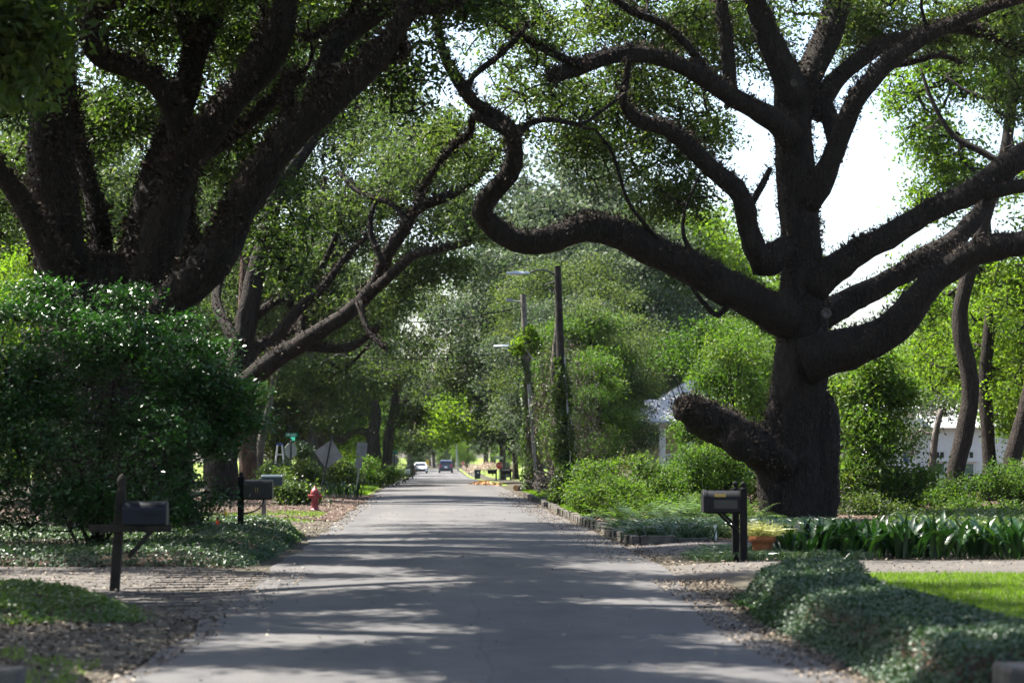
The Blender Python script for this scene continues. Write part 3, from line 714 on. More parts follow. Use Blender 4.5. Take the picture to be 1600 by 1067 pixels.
T.limb([(1305, 215, 30), (1296, 185, 30), (1282, 150, 30)], -.1, .2, sides=10)
T.limb([(1380, 105, 12), (1420, 100, 11), (1470, 88, 9), (1500, 100, 8)], -1, -1, sides=8)
T.limb([(1268, 452, 60), (1300, 422, 48), (1345, 392, 45), (1400, 362, 44), (1455, 325, 44), (1520, 298, 44), (1560, 268, 43), (1605, 240, 42), (1680, 190, 30), (1760, 150, 16)], -.2, -1.8, rough=.13)
T.limb([(1535, 305, 28), (1570, 296, 27), (1610, 290, 26), (1700, 270, 16)], -1.2, -1.8)
T.limb([(1280, 490, 60), (1330, 466, 44), (1400, 435, 40), (1450, 402, 40), (1495, 372, 36), (1530, 335, 30), (1555, 300, 24), (1580, 270, 18)], .8, 3.5, rough=.13)
T.limb([(1262, 560, 90), (1300, 548, 74), (1345, 538, 66), (1395, 512, 60), (1440, 460, 54), (1490, 415, 50), (1545, 388, 47), (1610, 378, 44), (1700, 350, 30), (1790, 330, 16)], -.5, -2.5, rough=.13)
T.limb([(1228, 735, 70), (1195, 705, 74), (1165, 685, 70), (1130, 662, 64), (1100, 652, 56), (1080, 640, 50), (1062, 640, 34)], -.5, -1.6, sides=22, rough=.24)
T.limb([(1190, 715, 44), (1160, 700, 46), (1140, 682, 40)], -1.0, -1.9, sides=12, rough=.2)
T.limb([(1110, 430, 14), (1085, 400, 10), (1070, 370, 8), (1072, 330, 6), (1095, 270, 5)], -1.4, -1.4, sides=6, fern=False)
T.limb([(1050, 395, 10), (1010, 350, 8), (980, 310, 7), (955, 240, 6), (930, 205, 5)], -1.6, -2.2, sides=6, fern=False)
T.limb([(1140, 470, 15), (1120, 495, 11), (1090, 465, 8), (1075, 440, 6)], -.8, -1.2, sides=6, fern=False)
# pruning scars: pale rings on the trunk
for px, py, dx in ((1291, 490, .13), (1180, 45, .11), (1240, 130, .09), (1136, 166, .08)):
    p = at(px, py, YO - (1.0 if px < 1200 else .75)); bb = B(); n_ = 14
    bb.lathe([(dx * .62, -.05), (dx, -.02), (dx, .03), (dx * .7, .05), (dx * .55, .02)], (0, 0, 0), n_)
    vv = np.array(bb.v); vv = np.stack([vv[:, 0], -vv[:, 2], vv[:, 1]], 1) + p; bb.v = [tuple(q) for q in vv]
    bb.build('pruning_scar', 'grey_bark', T.root, smooth=True)
T.fern(98000, .056, .75)
cl = lobes([
    (880, 50, 54, 1.8, 1.6, .8, 55), (1050, 120, 56, 1.5, 1.4, .8, 50), (1110, 200, 56.5, 1.0, 1.2, .7, 34), (960, 210, 55, 1.2, 1.2, .7, 36), (1340, 20, 57, 1.2, 1.4, .8, 40), (900, 150, 53.5, 2.0, 1.8, 1.0, 70), (820, 110, 52, 2.0, 2.0, 1.5, 90), (770, 30, 50, 2.2, 2.2, .8, 70), (730, 220, 52, 1.2, 1.6, .9, 55),
    (860, 210, 52.5, 1.2, 1.2, .7, 50), (1000, 40, 54, 2.2, 2.2, 1.0, 140), (1080, 40, 55, 2.0, 2.0, 1.1, 130), (1170, 60, 55.5, 1.6, 1.8, 1.6, 110),
    (960, 130, 54, 1.2, 1.6, 1.0, 60), (1050, 180, 55, 1.5, 1.5, .9, 60), (1010, 280, 53.5, 1.4, 1.2, 1.1, 70), (1090, 320, 54, 1.2, 1.2, .9, 55), (930, 260, 53, 1.2, 1.2, .8, 40), (1060, 230, 54.5, 1.2, 1.2, .6, 40),
    (1400, 30, 56, 1.8, 2.0, .8, 110), (1500, 50, 56.5, 1.8, 2.2, 1.0, 130), (1600, 40, 55, 1.6, 2.4, 1.3, 130), (1350, 70, 56, 1.0, 1.5, .9, 55),
    (1590, 150, 56, 1.0, 1.5, .8, 60), (1240, -60, 53, 3.5, 3.5, 1.5, 150), (1050, -150, 51, 4.0, 4.0, 1.8, 150), (1400, -130, 53, 4.0, 4.0, 1.8, 130),
    (800, -110, 48, 3.5, 4.0, 1.2, 110), (1600, -80, 52, 2.5, 4.0, 1.6, 110), (640, -40, 48, 2.0, 3, 1.0, 90)])
T.branches(cl, 130)
T.crown(cl, 46, .115, 'oak_leaf', .29, rmax=.045)

# ------------------------------------------------------------------ the many-stemmed oak on the left
YL = 42.0
b0 = ground(190, 845); b0[2] -= .1; b0[1] = YL; b0[0] = at(190, 845, YL)[0]; b0[2] = -.1
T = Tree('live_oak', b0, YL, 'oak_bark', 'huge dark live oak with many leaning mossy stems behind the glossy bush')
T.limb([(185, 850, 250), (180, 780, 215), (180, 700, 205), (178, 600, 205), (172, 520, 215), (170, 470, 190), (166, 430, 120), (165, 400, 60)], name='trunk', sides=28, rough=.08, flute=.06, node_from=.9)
T.ws = .72
T.limb([(120, 520, 90), (92, 430, 62), (60, 365, 50), (30, 310, 46), (-10, 262, 42), (-70, 190, 34), (-150, 90, 20)], -.3, -3)
T.limb([(120, 500, 130), (100, 420, 120), (90, 330, 112), (82, 240, 104), (76, 150, 96), (70, 60, 84), (60, -40, 60), (30, -180, 34)], -.2, .5, sides=16, flute=.04)
T.limb([(150, 460, 70), (160, 380, 48), (145, 300, 42), (118, 210, 38), (105, 120, 34), (110, 40, 28), (120, -60, 22)], .9, 2.5)
T.limb([(215, 470, 105), (222, 400, 88), (238, 320, 74), (255, 250, 64), (275, 190, 56), (295, 120, 56), (325, 50, 52), (345, -10, 48), (380, -120, 32)], .5, 2.5, rough=.13)
T.limb([(300, 60, 40), (285, 20, 36), (275, -30, 30), (260, -120, 20)], 1.5, 2.5)
T.limb([(222, 480, 110), (245, 400, 92), (268, 320, 80), (285, 250, 78), (325, 205, 66), (370, 155, 64), (415, 105, 66), (437, 60, 62), (445, 0, 56), (455, -80, 44), (480, -200, 26)], -.8, -2.0, sides=16, rough=.12)
T.limb([(285, 255, 54), (276, 205, 54), (265, 165, 50), (235, 122, 44), (190, 102, 40), (152, 90, 36), (138, 62, 38), (145, 20, 42), (155, -30, 38), (150, -120, 24)], -1.0, -2.6, rough=.13)
T.limb([(145, 12, 30), (170, 6, 28), (192, 4, 26)], -2.2, -2.3, sides=10, rough=.15)
T.limb([(215, 530, 90), (262, 478, 86), (305, 440, 82), (345, 392, 78), (380, 325, 74), (418, 262, 72), (455, 212, 70), (495, 178, 62), (540, 140, 54), (585, 95, 50), (625, 40, 46), (650, -5, 42), (690, -70, 34), (740, -150, 22)], -1.6, -3.5, sides=18, rough=.12)
T.limb([(478, 195, 48), (500, 150, 46), (512, 105, 46), (530, 65, 44), (570, 35, 40), (610, 5, 34), (660, -50, 26)], -2.2, -1.5, rough=.13)
T.limb([(455, 215, 24), (455, 160, 28), (452, 120, 22)], -2.2, -1.8, sides=10)
T.limb([(300, 250, 34), (345, 225, 30), (395, 182, 26), (432, 150, 24), (470, 120, 18)], .5, 2.0)
T.limb([(330, 180, 20), (380, 130, 26), (410, 60, 24), (415, 0, 20), (420, -60, 14)], 1.5, 3.5)
T.limb([(480, 60, 17), (520, 45, 14), (545, 30, 10), (555, 0, 8)], -1.5, -1.0, sides=8)
T.limb([(620, 55, 16), (635, 80, 12), (610, 95, 10), (590, 100, 8)], -3, -2.6, sides=8)
T.limb([(640, 20, 20), (665, 18, 16), (700, 10, 12), (730, -10, 9)], -3.2, -3.2, sides=8)
T.limb([(180, 520, 60), (290, 470, 46), (300, 400, 42), (290, 330, 34), (300, 260, 26)], 2.2, 4, rough=.12)
T.fern(75000, .08, .6)
cl = lobes([
    (40, 130, 40.0, 1.2, 1.0, 1.0, 60), (60, 290, 45, 1.6, 1.4, 1.3, 90), (160, 250, 46.5, 1.4, 1.2, 1.4, 90), (180, 40, 45, 1.6, 1.6, 1.0, 110),
    (250, 60, 47, 1.8, 1.6, 1.2, 130), (360, 60, 47, 1.5, 1.6, 1.2, 120), (400, 230, 46, 1.4, 1.2, 1.0, 90), (210, 190, 47, 1.4, 1.4, 1.2, 90),
    (480, 20, 46, 1.6, 1.6, .8, 110), (560, 60, 44, 1.0, 1.4, .9, 45), (620, 120, 43, 1.2, 1.5, .9, 60), (420, 380, 47, 1.2, 1.2, 1.2, 60),
    (680, 0, 40, 1.4, 1.6, .6, 40), (760, -20, 40, 1.2, 1.8, .6, 40),
    (150, -60, 42, 3.5, 4, 1.2, 300), (450, -90, 41, 3.0, 4, 1.2, 300), (680, -110, 40, 2.8, 4.5, 1.2, 260), (-100, 0, 42, 2, 3, 2, 120),
    (300, -220, 42, 5, 5, 1.5, 460), (860, -130, 42, 2.2, 4, 1.0, 130),
    (340, 160, 53, 2.6, 4, 1.6, 200), (500, 110, 53, 2.2, 4, 1.4, 170), (430, 0, 52, 3.5, 4, 1.2, 180)])
T.branches(cl, 80)
T.crown(cl, 40, .126, 'oak_leaf', .28, rmax=.045)

# ------------------------------------------------------------------ the oak before it: trunk outside the view, boughs over the road
b0 = np.array([-10.5, 25, -.1])
T = Tree('live_oak', b0, 25, 'oak_bark', 'nearest live oak whose bough droops before the many-stemmed oak')
T.path([(-10.5, 25, -.1), (-10.4, 25, 2), (-10, 25.2, 4.2), (-9.4, 25.4, 6)], [.85, .65, .6, .55], 'trunk', 20, .08, .05)
for e, m in (((-2, 22, 10.5), (-6.5, 23.5, 9)), ((1.5, 28, 11), (-5, 27, 9.4)), ((-4, 34, 11), (-7.5, 30, 9)), ((-8, 12, 10), (-10, 19, 8.5)), ((-5, 15.5, 10.2), (-8, 19, 8.8)), ((-6.4, 27, 7.4), (-8, 26.4, 7.6))):
    T.path([(-9.5, 25.3, 5.7), tuple((np.array((-9.5, 25.3, 5.7)) + np.array(m)) / 2 + np.array([0, 0, .5])), m, tuple((np.array(m) + np.array(e)) / 2 + np.array([0, 0, .3])), e], [.36, .3, .24, .16, .06])
L = []
for x, y_, z, rx, ry_, rz, n_ in ((-5.5, 27, 6.9, .7, .9, .8, 42), (-6.3, 26.5, 7.2, .8, 1.2, .9, 50), (-2, 22, 10.4, 4, 4, 1.2, 270), (.5, 28, 10.8, 2.5, 4, 1.1, 120), (-5, 31, 10.6, 4, 4, 1.2, 320), (-8, 18, 10, 3.5, 4, 1.2, 150), (-4, 17, 10, 3.5, 3.5, 1.2, 180), (-9, 25, 11, 4, 5, 1.2, 330), (-7, 36, 10.8, 3, 3, 1.2, 240), (-4, 25, 10.2, 3, 4, 1.4, 260), (-12, 35, 10.6, 3, 3.5, 1.2, 170), (-13.5, 30, 10.4, 2.5, 3, 1.2, 110), (-6, 12, 10.4, 4, 4, 1.2, 200), (-6, 20, 10.8, 4, 4, 1.2, 240), (-5, 27, 11, 3.5, 4, 1.2, 160), (-3, 18, 10.6, 4, 3, 1.2, 200)):
    P = in_ell(int(n_ * 2.1), (x, y_, z), (rx, ry_, rz)); q = sn(P * np.array([1, 1, .4]), .95, 2); L.append(P[q > np.quantile(q, .45)])
T.crown(np.vstack(L), 40, .19, 'oak_leaf', .3, rmax=.06)

# ------------------------------------------------------------------ second oak on the left, pine, oaks further on
def base_at(px, Y):
    p = at(px, 700, Y); return np.array([p[0], Y, float(gz(p[0], Y)) - .08])
def pyb(px, Y): 
    p = base_at(px, Y); return HORIZON + (CAMH - p[2]) * ppm(Y)
Y2 = 74.0
T = Tree('live_oak', base_at(344, Y2), Y2, 'oak_bark', 'dark live oak sending a long bare limb over the road behind the brown mailbox')
T.limb([(344, pyb(344, Y2), 66), (344, 760, 50), (346, 700, 46), (352, 650, 44), (362, 600, 42), (378, 540, 36), (395, 460, 32), (412, 380, 28), (430, 310, 26), (455, 265, 24), (490, 215, 20), (520, 185, 14)], 0, 1, name='trunk', sides=16, fern=False)
T.limb([(352, 640, 34), (385, 598, 32), (430, 562, 30), (468, 542, 28), (510, 512, 26), (550, 482, 25), (582, 448, 24), (605, 400, 23), (635, 355, 20), (655, 325, 17), (700, 305, 14), (735, 285, 12), (760, 255, 9), (785, 225, 7)], -.5, -8, sides=12)
T.limb([(652, 330, 15), (662, 300, 13), (690, 260, 11), (725, 225, 9), (735, 200, 7)], -6.5, -6, sides=8)
T.limb([(585, 450, 18), (620, 420, 16), (650, 395, 15), (690, 386, 13), (735, 378, 9)], -4.6, -6.5, sides=8)
T.limb([(468, 542, 18), (520, 545, 14), (560, 535, 13), (590, 510, 10)], -2, -4, sides=8)
T.limb([(360, 600, 24), (400, 545, 20), (450, 520, 15), (480, 500, 12), (520, 440, 9)], 0, 3, sides=8)
T.limb([(375, 540, 20), (340, 480, 16), (350, 420, 12)], 0, 3, sides=8)
T.limb([(470, 530, 16), (478, 470, 15), (500, 420, 13), (525, 395, 11)], 1, 3, sides=8)
T.limb([(560, 470, 12), (575, 520, 9), (600, 545, 7)], -4, -5, sides=6)
T.limb([(452, 480, 11), (465, 435, 9), (485, 378, 8), (500, 324, 6), (508, 280, 4)], 0, 1, sides=7)
T.limb([(425, 540, 18), (468, 482, 16), (508, 442, 14), (542, 401, 11), (575, 370, 7)], 0, -1, sides=9)
T.limb([(395, 500, 16), (427, 475, 14), (468, 455, 12), (500, 455, 8)], 1, 1, sides=8)
T.limb([(500, 420, 10), (532, 350, 9), (549, 317, 8), (583, 300, 6), (610, 302, 4)], 1, 0, sides=7)
T.limb([(600, 412, 11), (580, 360, 9), (590, 310, 8), (620, 250, 6), (640, 215, 4)], -5, -4, sides=7)
T.limb([(640, 350, 10), (615, 320, 8), (560, 300, 7), (530, 270, 5)], -5.8, -4, sides=7)
T.fern(9000, .09, .7)
cl = lobes([(560, 330, 74, 1.6, 1.6, 1.2, 50), (640, 270, 69, 1.4, 1.4, 1.0, 45), (490, 410, 76, 1.4, 1.4, 1.0, 40), (710, 250, 67, 1.2, 1.2, .9, 35), (735, 360, 67, 1.0, 1.2, .7, 28), (600, 220, 72, 1.6, 1.6, 1.0, 45), (520, 470, 75, 1.2, 1.2, .7, 26), (420, 350, 83, 2.2, 2.5, 2.2, 150), (480, 250, 82, 2.2, 2.5, 2.0, 150), (540, 380, 80, 2.2, 2.5, 2.2, 150), (600, 280, 78, 2.2, 2.5, 1.8, 140), (650, 400, 75, 1.6, 2, 1.4, 80),
    (450, 450, 84, 2, 2.5, 1.8, 120), (520, 500, 83, 2, 2, 1.4, 90), (680, 300, 74, 1.8, 2, 1.4, 90), (730, 330, 73, 1.3, 2, 1.2, 60), (380, 480, 81, 1.4, 2, 1.6, 90), (600, 480, 78, 1.4, 2, 1.2, 60),
    (560, 180, 80, 2.8, 3, 1.8, 170), (440, 130, 83, 3, 3, 2, 170), (660, 200, 77, 2, 2.5, 1.6, 100), (340, 250, 83, 2.5, 2.5, 2.5, 150), (520, 600, 81, 1.6, 1.6, .9, 50), (700, 430, 75, 1.2, 1.5, .8, 40)])
T.branches(cl, 70)
T.crown(cl, 52, .14, 'oak_leaf_far', .34, rmax=.06, tri=True, ratio=.7)

Yp = 79.0
T = Tree('pine_tree', base_at(386, Yp), Yp, 'pine_bark', 'straight pine trunk with reddish plated bark behind the brown mailbox')
T.limb([(386, pyb(386, Yp), 34), (386, 740, 29), (385, 600, 27), (384, 450, 24), (384, 300, 20), (386, 150, 15), (388, 20, 10), (390, -60, 6)], name='trunk', sides=14, rough=.05, fern=False, node_from=.7)
cl = lobes([(388, 20, Yp, 2.0, 2.0, 2.2, 60), (390, -60, Yp, 1.6, 1.6, 1.6, 40)])
T.crown(cl, 40, .2, 'oak_leaf_far', .4, tri=True, ratio=.25)

def oak_mid(Y, trunks, limbs, lob, label, bark='grey_bark', mat='oak_leaf_far', name='live_oak', nper=56, size=.165, sig=.42):
    T = Tree(name, base_at(trunks[0][0][0], Y), Y, bark, label)
    for k, t in enumerate(trunks): T.limb([(t[0][0], pyb(t[0][0], Y) + 3, t[0][1] * 1.3)] + [(a, b, c) for a, b, c in t[1:]], name='trunk', sides=12, fern=False, node_from=.5)
    for l in limbs: T.limb(l[0], l[1], l[2], sides=8, fern=False)
    T.crown(lobes(lob), nper, size, mat, sig, rmax=.08, tri=True, ratio=.7)
oak_mid(128, [[(584, 26), (585, 720, 22), (582, 680, 20), (585, 640, 18), (570, 600, 14), (560, 560, 10)], [(602, 20), (604, 720, 17), (608, 680, 16), (616, 640, 15), (622, 600, 13), (640, 560, 9)]],
    [([(582, 680, 13), (555, 672, 12), (530, 688, 11), (515, 660, 8), (490, 640, 6)], 0, 2), ([(615, 645, 10), (640, 620, 8), (680, 600, 6)], 0, -4), ([(570, 600, 9), (540, 560, 7), (520, 520, 5)], 0, 2)],
    [(560, 610, 130, 3, 3, 1.6, 130), (620, 560, 128, 3.2, 4, 2, 110), (680, 590, 124, 2.6, 3, 1.4, 60), (540, 540, 132, 3, 3, 2, 130), (640, 470, 128, 4, 4, 2.5, 120), (720, 560, 122, 2, 3, 1.6, 50), (640, 650, 126, 1.6, 2, .8, 50), (560, 440, 132, 4, 4, 2.5, 110), (700, 480, 124, 3, 4, 2, 80), (650, 690, 124, .9, 1, .6, 18)],
    'grey twin-trunked oak behind the two back-turned rectangular sign plates')
oak_mid(112, [[(494, 30), (494, 700, 26), (495, 650, 24), (488, 600, 22), (480, 540, 16), (470, 480, 10)]],
    [([(490, 620, 14), (520, 590, 11), (550, 560, 8)], 0, -3), ([(492, 640, 12), (460, 600, 10), (440, 560, 7)], 0, 2)],
    [(450, 600, 114, 2.6, 3, 1.8, 120), (520, 600, 110, 2.6, 3, 1.6, 120), (480, 520, 112, 3, 3, 2, 140), (430, 520, 116, 3, 3, 2, 130), (520, 660, 108, 1.5, 1.6, .7, 40), (440, 650, 114, 1.4, 1.6, .9, 40), (420, 420, 116, 4, 4, 2.5, 90)],
    'grey oak with a single thick trunk behind the leaning diamond sign')
oak_mid(96, [[(405, 17), (405, 730, 13), (408, 690, 12), (420, 640, 11), (430, 580, 9), (436, 520, 7)]], [], [(420, 590, 97, 1.8, 2, 1.4, 60), (440, 520, 97, 2, 2, 1.6, 70), (410, 480, 98, 2, 2, 2, 70)],
    'slim grey oak standing close behind the pine trunk', 'grey_bark')
# yellow-green tree leaning over the road on the right, far on
oak_mid(168, [[(806, 11), (805, 730, 8), (803, 700, 8), (802, 660, 7), (806, 620, 5)]],
    [([(804, 708, 7), (792, 698, 6), (780, 690, 6), (764, 682, 5), (745, 668, 4), (715, 655, 3)], 0, -2), ([(802, 670, 5), (812, 645, 4), (822, 625, 3)], 0, 2)],
    [(700, 655, 156, 2.6, 3, 1.5, 110), (745, 630, 158, 2.8, 3, 1.7, 130), (790, 620, 160, 2.6, 3, 1.7, 120), (830, 640, 162, 2.0, 3, 1.9, 80), (760, 580, 158, 3.4, 3, 2, 130), (680, 680, 155, 1.6, 2, .8, 45), (820, 580, 162, 2.6, 3, 2, 100), (740, 680, 158, 1.6, 2, .6, 30)],
    'yellow-green tree leaning over the road beside the red stop sign', 'dark_bark', 'bright_leaf', 'shade_tree', 40, .24, .5)

# ------------------------------------------------------------------ slim trees on the right, in front of the white house
def slim(Y, pts, lob, label, mat='bright_leaf', bark='dark_bark', name='slim_tree', nper=34, size=.15, extra=()):
    T = Tree(name, base_at(pts[0][0], Y), Y, bark, label)
    T.limb([(pts[0][0], pyb(pts[0][0], Y) + 3, pts[0][2] * 1.35)] + list(pts), name='trunk', sides=12, rough=.06, fern=False, node_from=.35)
    for l in extra: T.limb(l[0], l[1], l[2], sides=8, fern=False)
    T.crown(lobes(lob), nper, size, mat, .34, rmax=.05)
slim(66, [(1492, 740, 28), (1506, 680, 28), (1516, 620, 28), (1512, 570, 27), (1502, 520, 25), (1503, 470, 24), (1520, 400, 22), (1540, 340, 20), (1562, 260, 19), (1578, 190, 18), (1582, 130, 17), (1578, 60, 14), (1575, -20, 10)],
    [(1440, 130, 69, 1.6, 2, 1.2, 90), (1480, 220, 69, 1.6, 2, 1.3, 110), (1560, 130, 69, 1.5, 2, 1.6, 90), (1500, 300, 69, 1.3, 2, 1.0, 80), (1440, 310, 70, .7, 1.5, .8, 30), (1590, 250, 70, 1.2, 2, 1.4, 70), (1560, 420, 69, 1.6, 2, 1.0, 80), (1570, 0, 68, 2, 2.5, 1.5, 100), (1480, 60, 68, 1.6, 2, 1.0, 70), (1450, 480, 70, 1.2, 2, .8, 50)],
    'curved slim tree trunk rising among the shrubs before the white house', extra=[([(1562, 255, 12), (1530, 235, 11), (1490, 210, 9), (1460, 160, 7), (1440, 110, 5)], 0, .8), ([(1580, 160, 9), (1545, 152, 8), (1510, 140, 6), (1480, 120, 4)], 0, 1), ([(1578, 180, 10), (1595, 140, 9), (1615, 80, 7)], 0, 1)])
slim(72, [(1548, 735, 23), (1545, 680, 22), (1541, 600, 21), (1543, 540, 20), (1550, 460, 18), (1545, 380, 14), (1540, 300, 9)],
    [(1540, 560, 74, 1.5, 2, 1.2, 80), (1590, 560, 74, 1.5, 2, 1.4, 90), (1480, 560, 75, 1.3, 2, 1.3, 80), (1540, 470, 75, 1.8, 2, 1.2, 90), (1590, 640, 76, 1.0, 2, .9, 50), (1450, 430, 77, 1.2, 2, 1.2, 60)],
    'straight slim tree trunk between the curved and the leaning slim trees')
slim(64, [(1580, 730, 26), (1592, 680, 26), (1606, 630, 24), (1625, 560, 20), (1640, 470, 14)],
    [(1590, 480, 66, 1.3, 2, 1.2, 60), (1620, 400, 66, 1.5, 2, 1.5, 70), (1600, 570, 68, .8, 1.5, .8, 35)], 'leaning slim tree trunk at the shrubs beside the straight slim tree')
slim(84, [(1456, 745, 13), (1460, 710, 12), (1462, 680, 11), (1470, 640, 8)], [(1430, 690, 85, .9, 1, .7, 30), (1470, 640, 86, 1.3, 1.5, .9, 60)], 'small grey tree standing before the window of the white house', 'silver_leaf', 'grey_bark')
slim(58, [(1357, 790, 9), (1357, 720, 8), (1358, 650, 7), (1359, 590, 5), (1360, 550, 3)],
    [(1330, 600, 58.5, .7, .8, .6, 60), (1385, 610, 58.5, .75, .8, .7, 70), (1340, 670, 58, .8, .9, .6, 70), (1385, 690, 58, .6, .9, .6, 50), (1360, 560, 58, .6, .8, .4, 40), (1340, 740, 58, .9, 1, .6, 70), (1410, 750, 58, .9, 1, .6, 65), (1315, 545, 60, .5, .6, .4, 24)],
    'young green tree with one thin upright stem right of the big oak trunk', 'azalea_leaf', nper=46, size=.13)

# ------------------------------------------------------------------ background trees: four kinds, copied with their parts
def proto(name, h, spread, nl, nclump, nper, size, mat, bark, lo=.3, sig=.6, trunkr=.3, seed=0):
    T = Tree(name, (0, 0, 0), 1, bark, 'x')
    P = [(0, 0, -.2), (.1, 0, h * .2), (.25, .1, h * .45), (.1, .2, h * .7), (0, 0, h * .92)]
    T.path(P, [trunkr * 1.4, trunkr, trunkr * .8, trunkr * .5, .05], 'trunk', 10, .08, fern=False, node_from=.3)
    L = []
    for k in range(nl):
        a = k * 2.4 + rng.uniform(-.4, .4); zz = h * (lo + (1 - lo - .08) * (k + .5) / nl); f = math.sin(math.pi * min(1, max(.18, (zz / h - lo * .55) / (1.02 - lo * .55)))) ** .7
        d = spread * f * rng.uniform(.45, .8); c = np.array([math.cos(a) * d, math.sin(a) * d, zz])
        if k % 2 == 0: T.path([(.15, .1, zz * .72), tuple(c * .55 + np.array([.1, .1, zz * .38])), tuple(c)], [trunkr * .4, trunkr * .28, .04], sides=7, fern=False)
        rr = spread * rng.uniform(.32, .5)
        P = in_ell(int(nclump / nl * 1.5), c, (rr, rr, rr * .62)); q = sn(P, .9, seed); L.append(P[q > np.quantile(q, .33)])
    T.crown(np.vstack(L), nper, size, mat, sig, tri=True, ratio=.75, rmax=.09)
    return T.root
P_dark = proto('oak_tree', 17, 7.0, 20, 760, 80, .19, 'oak_leaf_far', 'dark_bark', .2, .6, .4, 1)
P_silver = proto('oak_tree', 14, 5.6, 16, 560, 70, .19, 'silver_leaf', 'grey_bark', .2, .38, .3, 3)
P_bright = proto('maple_tree', 11, 4.4, 14, 420, 95, .145, 'bright_leaf', 'dark_bark', .18, .5, .2, 5)
P_young = proto('slender_tree', 9, 2.8, 12, 300, 100, .125, 'azalea_leaf', 'dark_bark', .14, .42, .14, 8)
KIND = {'d': (P_dark, 'tall dark oak', 'background oaks'), 's': (P_silver, 'silvery-leaved oak', 'silvery background oaks'),
        'b': (P_bright, 'yellow-green tree', 'yellow-green background trees'), 'y': (P_young, 'slender green tree', 'slender trees in the woods')}
used = set()
def pw(kind, px, Y, s=1.0, where='', sz=None):
    p, lab, grp = KIND[kind]; x = at(px, 700, Y)[0]
    o = p if kind not in used else copy_tree(p); used.add(kind)
    tag(o, lab + ' ' + where, 'tree', grp + ' ' + where); o.location = (x, Y, float(gz(x, Y))); o.rotation_euler = (0, 0, rng.uniform(0, 6.28)); o.scale = (s, s, sz or s * rng.uniform(.92, 1.1))
W1 = 'in the woods behind the many-stemmed oak'; W2 = 'in the row behind the leaning diamond sign'; W3 = 'in the woods behind the ivy lamp pole'
W4 = 'behind the cream porch house'; W5 = 'around the white house behind the slim trees'; W6 = 'closing the far end of the street'; W7 = 'in the thicket before the cream porch house'
for a in (('d', -60, 72, .8, W1), ('d', 130, 88, .9, W1), ('d', 250, 112, 1.0, W1), ('d', 30, 110, 1.1, W1), ('s', 180, 125, 1.3, W1), ('s', 330, 118, 1.2, W1), ('b', 60, 60, .7, W1), ('s', 290, 165, 1.7, W1),
          ('s', 440, 145, 1.3, W2), ('s', 510, 170, 1.4, W2), ('s', 400, 200, 1.8, W2), ('b', 490, 150, 1.0, W2), ('d', 520, 215, .9, W2), ('b', 430, 128, .8, W2), ('d', 560, 255, .8, W2), ('d', 480, 290, 1.1, W2), ('b', 560, 185, .7, W2), ('s', 470, 128, .8, W2), ('y', 600, 180, .7, W2),
          # right of the road
          ('s', 890, 150, 1.45, W3), ('s', 840, 120, 1.1, W3), ('s', 790, 230, 1.5, W3), ('s', 945, 112, 1.1, W3), ('d', 870, 105, .62, W3), ('d', 1000, 128, .8, W3), ('s', 878, 100, .7, W3), ('y', 915, 94, .95, W3), ('y', 932, 90, .7, W3), ('s', 880, 122, 1.35, W3), ('s', 945, 130, 1.4, W3), ('d', 940, 96, .5, W3),
          ('y', 1150, 86, .75, W7), ('y', 1180, 88, .8, W7),
          ('b', 1075, 122, 1.45, W4), ('s', 1020, 128, 1.1, W4), ('b', 1150, 128, 1.4, W4), ('b', 1000, 124, 1.35, W4), ('b', 1210, 128, .75, W4), ('s', 1100, 170, 1.2, W4), ('s', 1180, 180, .9, W4), ('b', 1040, 140, 1.1, W4),
          ('s', 1330, 140, .55, W5), ('b', 1490, 100, .8, W5), ('b', 1570, 98, .95, W5), ('b', 1640, 84, .9, W5), ('b', 1420, 130, .5, W5), ('s', 1500, 135, .8, W5), ('b', 1700, 72, .8, W5), ('s', 1440, 118, .55, W5),
          # across the end of the street
          ('s', 560, 360, 1.6, W6), ('s', 640, 400, 1.3, W6), ('s', 700, 420, 1.2, W6), ('s', 670, 440, 1.3, W6), ('s', 730, 430, 1.3, W6), ('d', 760, 390, 1.0, W6), ('b', 730, 330, .7, W6), ('b', 800, 300, 1.0, W6), ('s', 850, 350, 1.6, W6), ('b', 860, 250, 1.1, W6), ('s', 600, 320, 1.2, W6), ('b', 830, 205, .8, W6), ('b', 560, 300, 1.0, W6), ('y', 690, 415, .6, W6), ('y', 715, 410, .6, W6), ('y', 660, 405, .6, W6), ('y', 645, 400, .6, W6), ('s', 678, 385, .9, W6), ('s', 708, 392, .8, W6), ('y', 690, 366, .4, W6), ('y', 655, 360, .45, W6), ('y', 722, 362, .4, W6), ('d', 640, 460, 1.2, W6), ('d', 700, 470, 1.2, W6), ('d', 770, 460, 1.3, W6), ('d', 590, 450, 1.4, W6)):
    pw(*a)

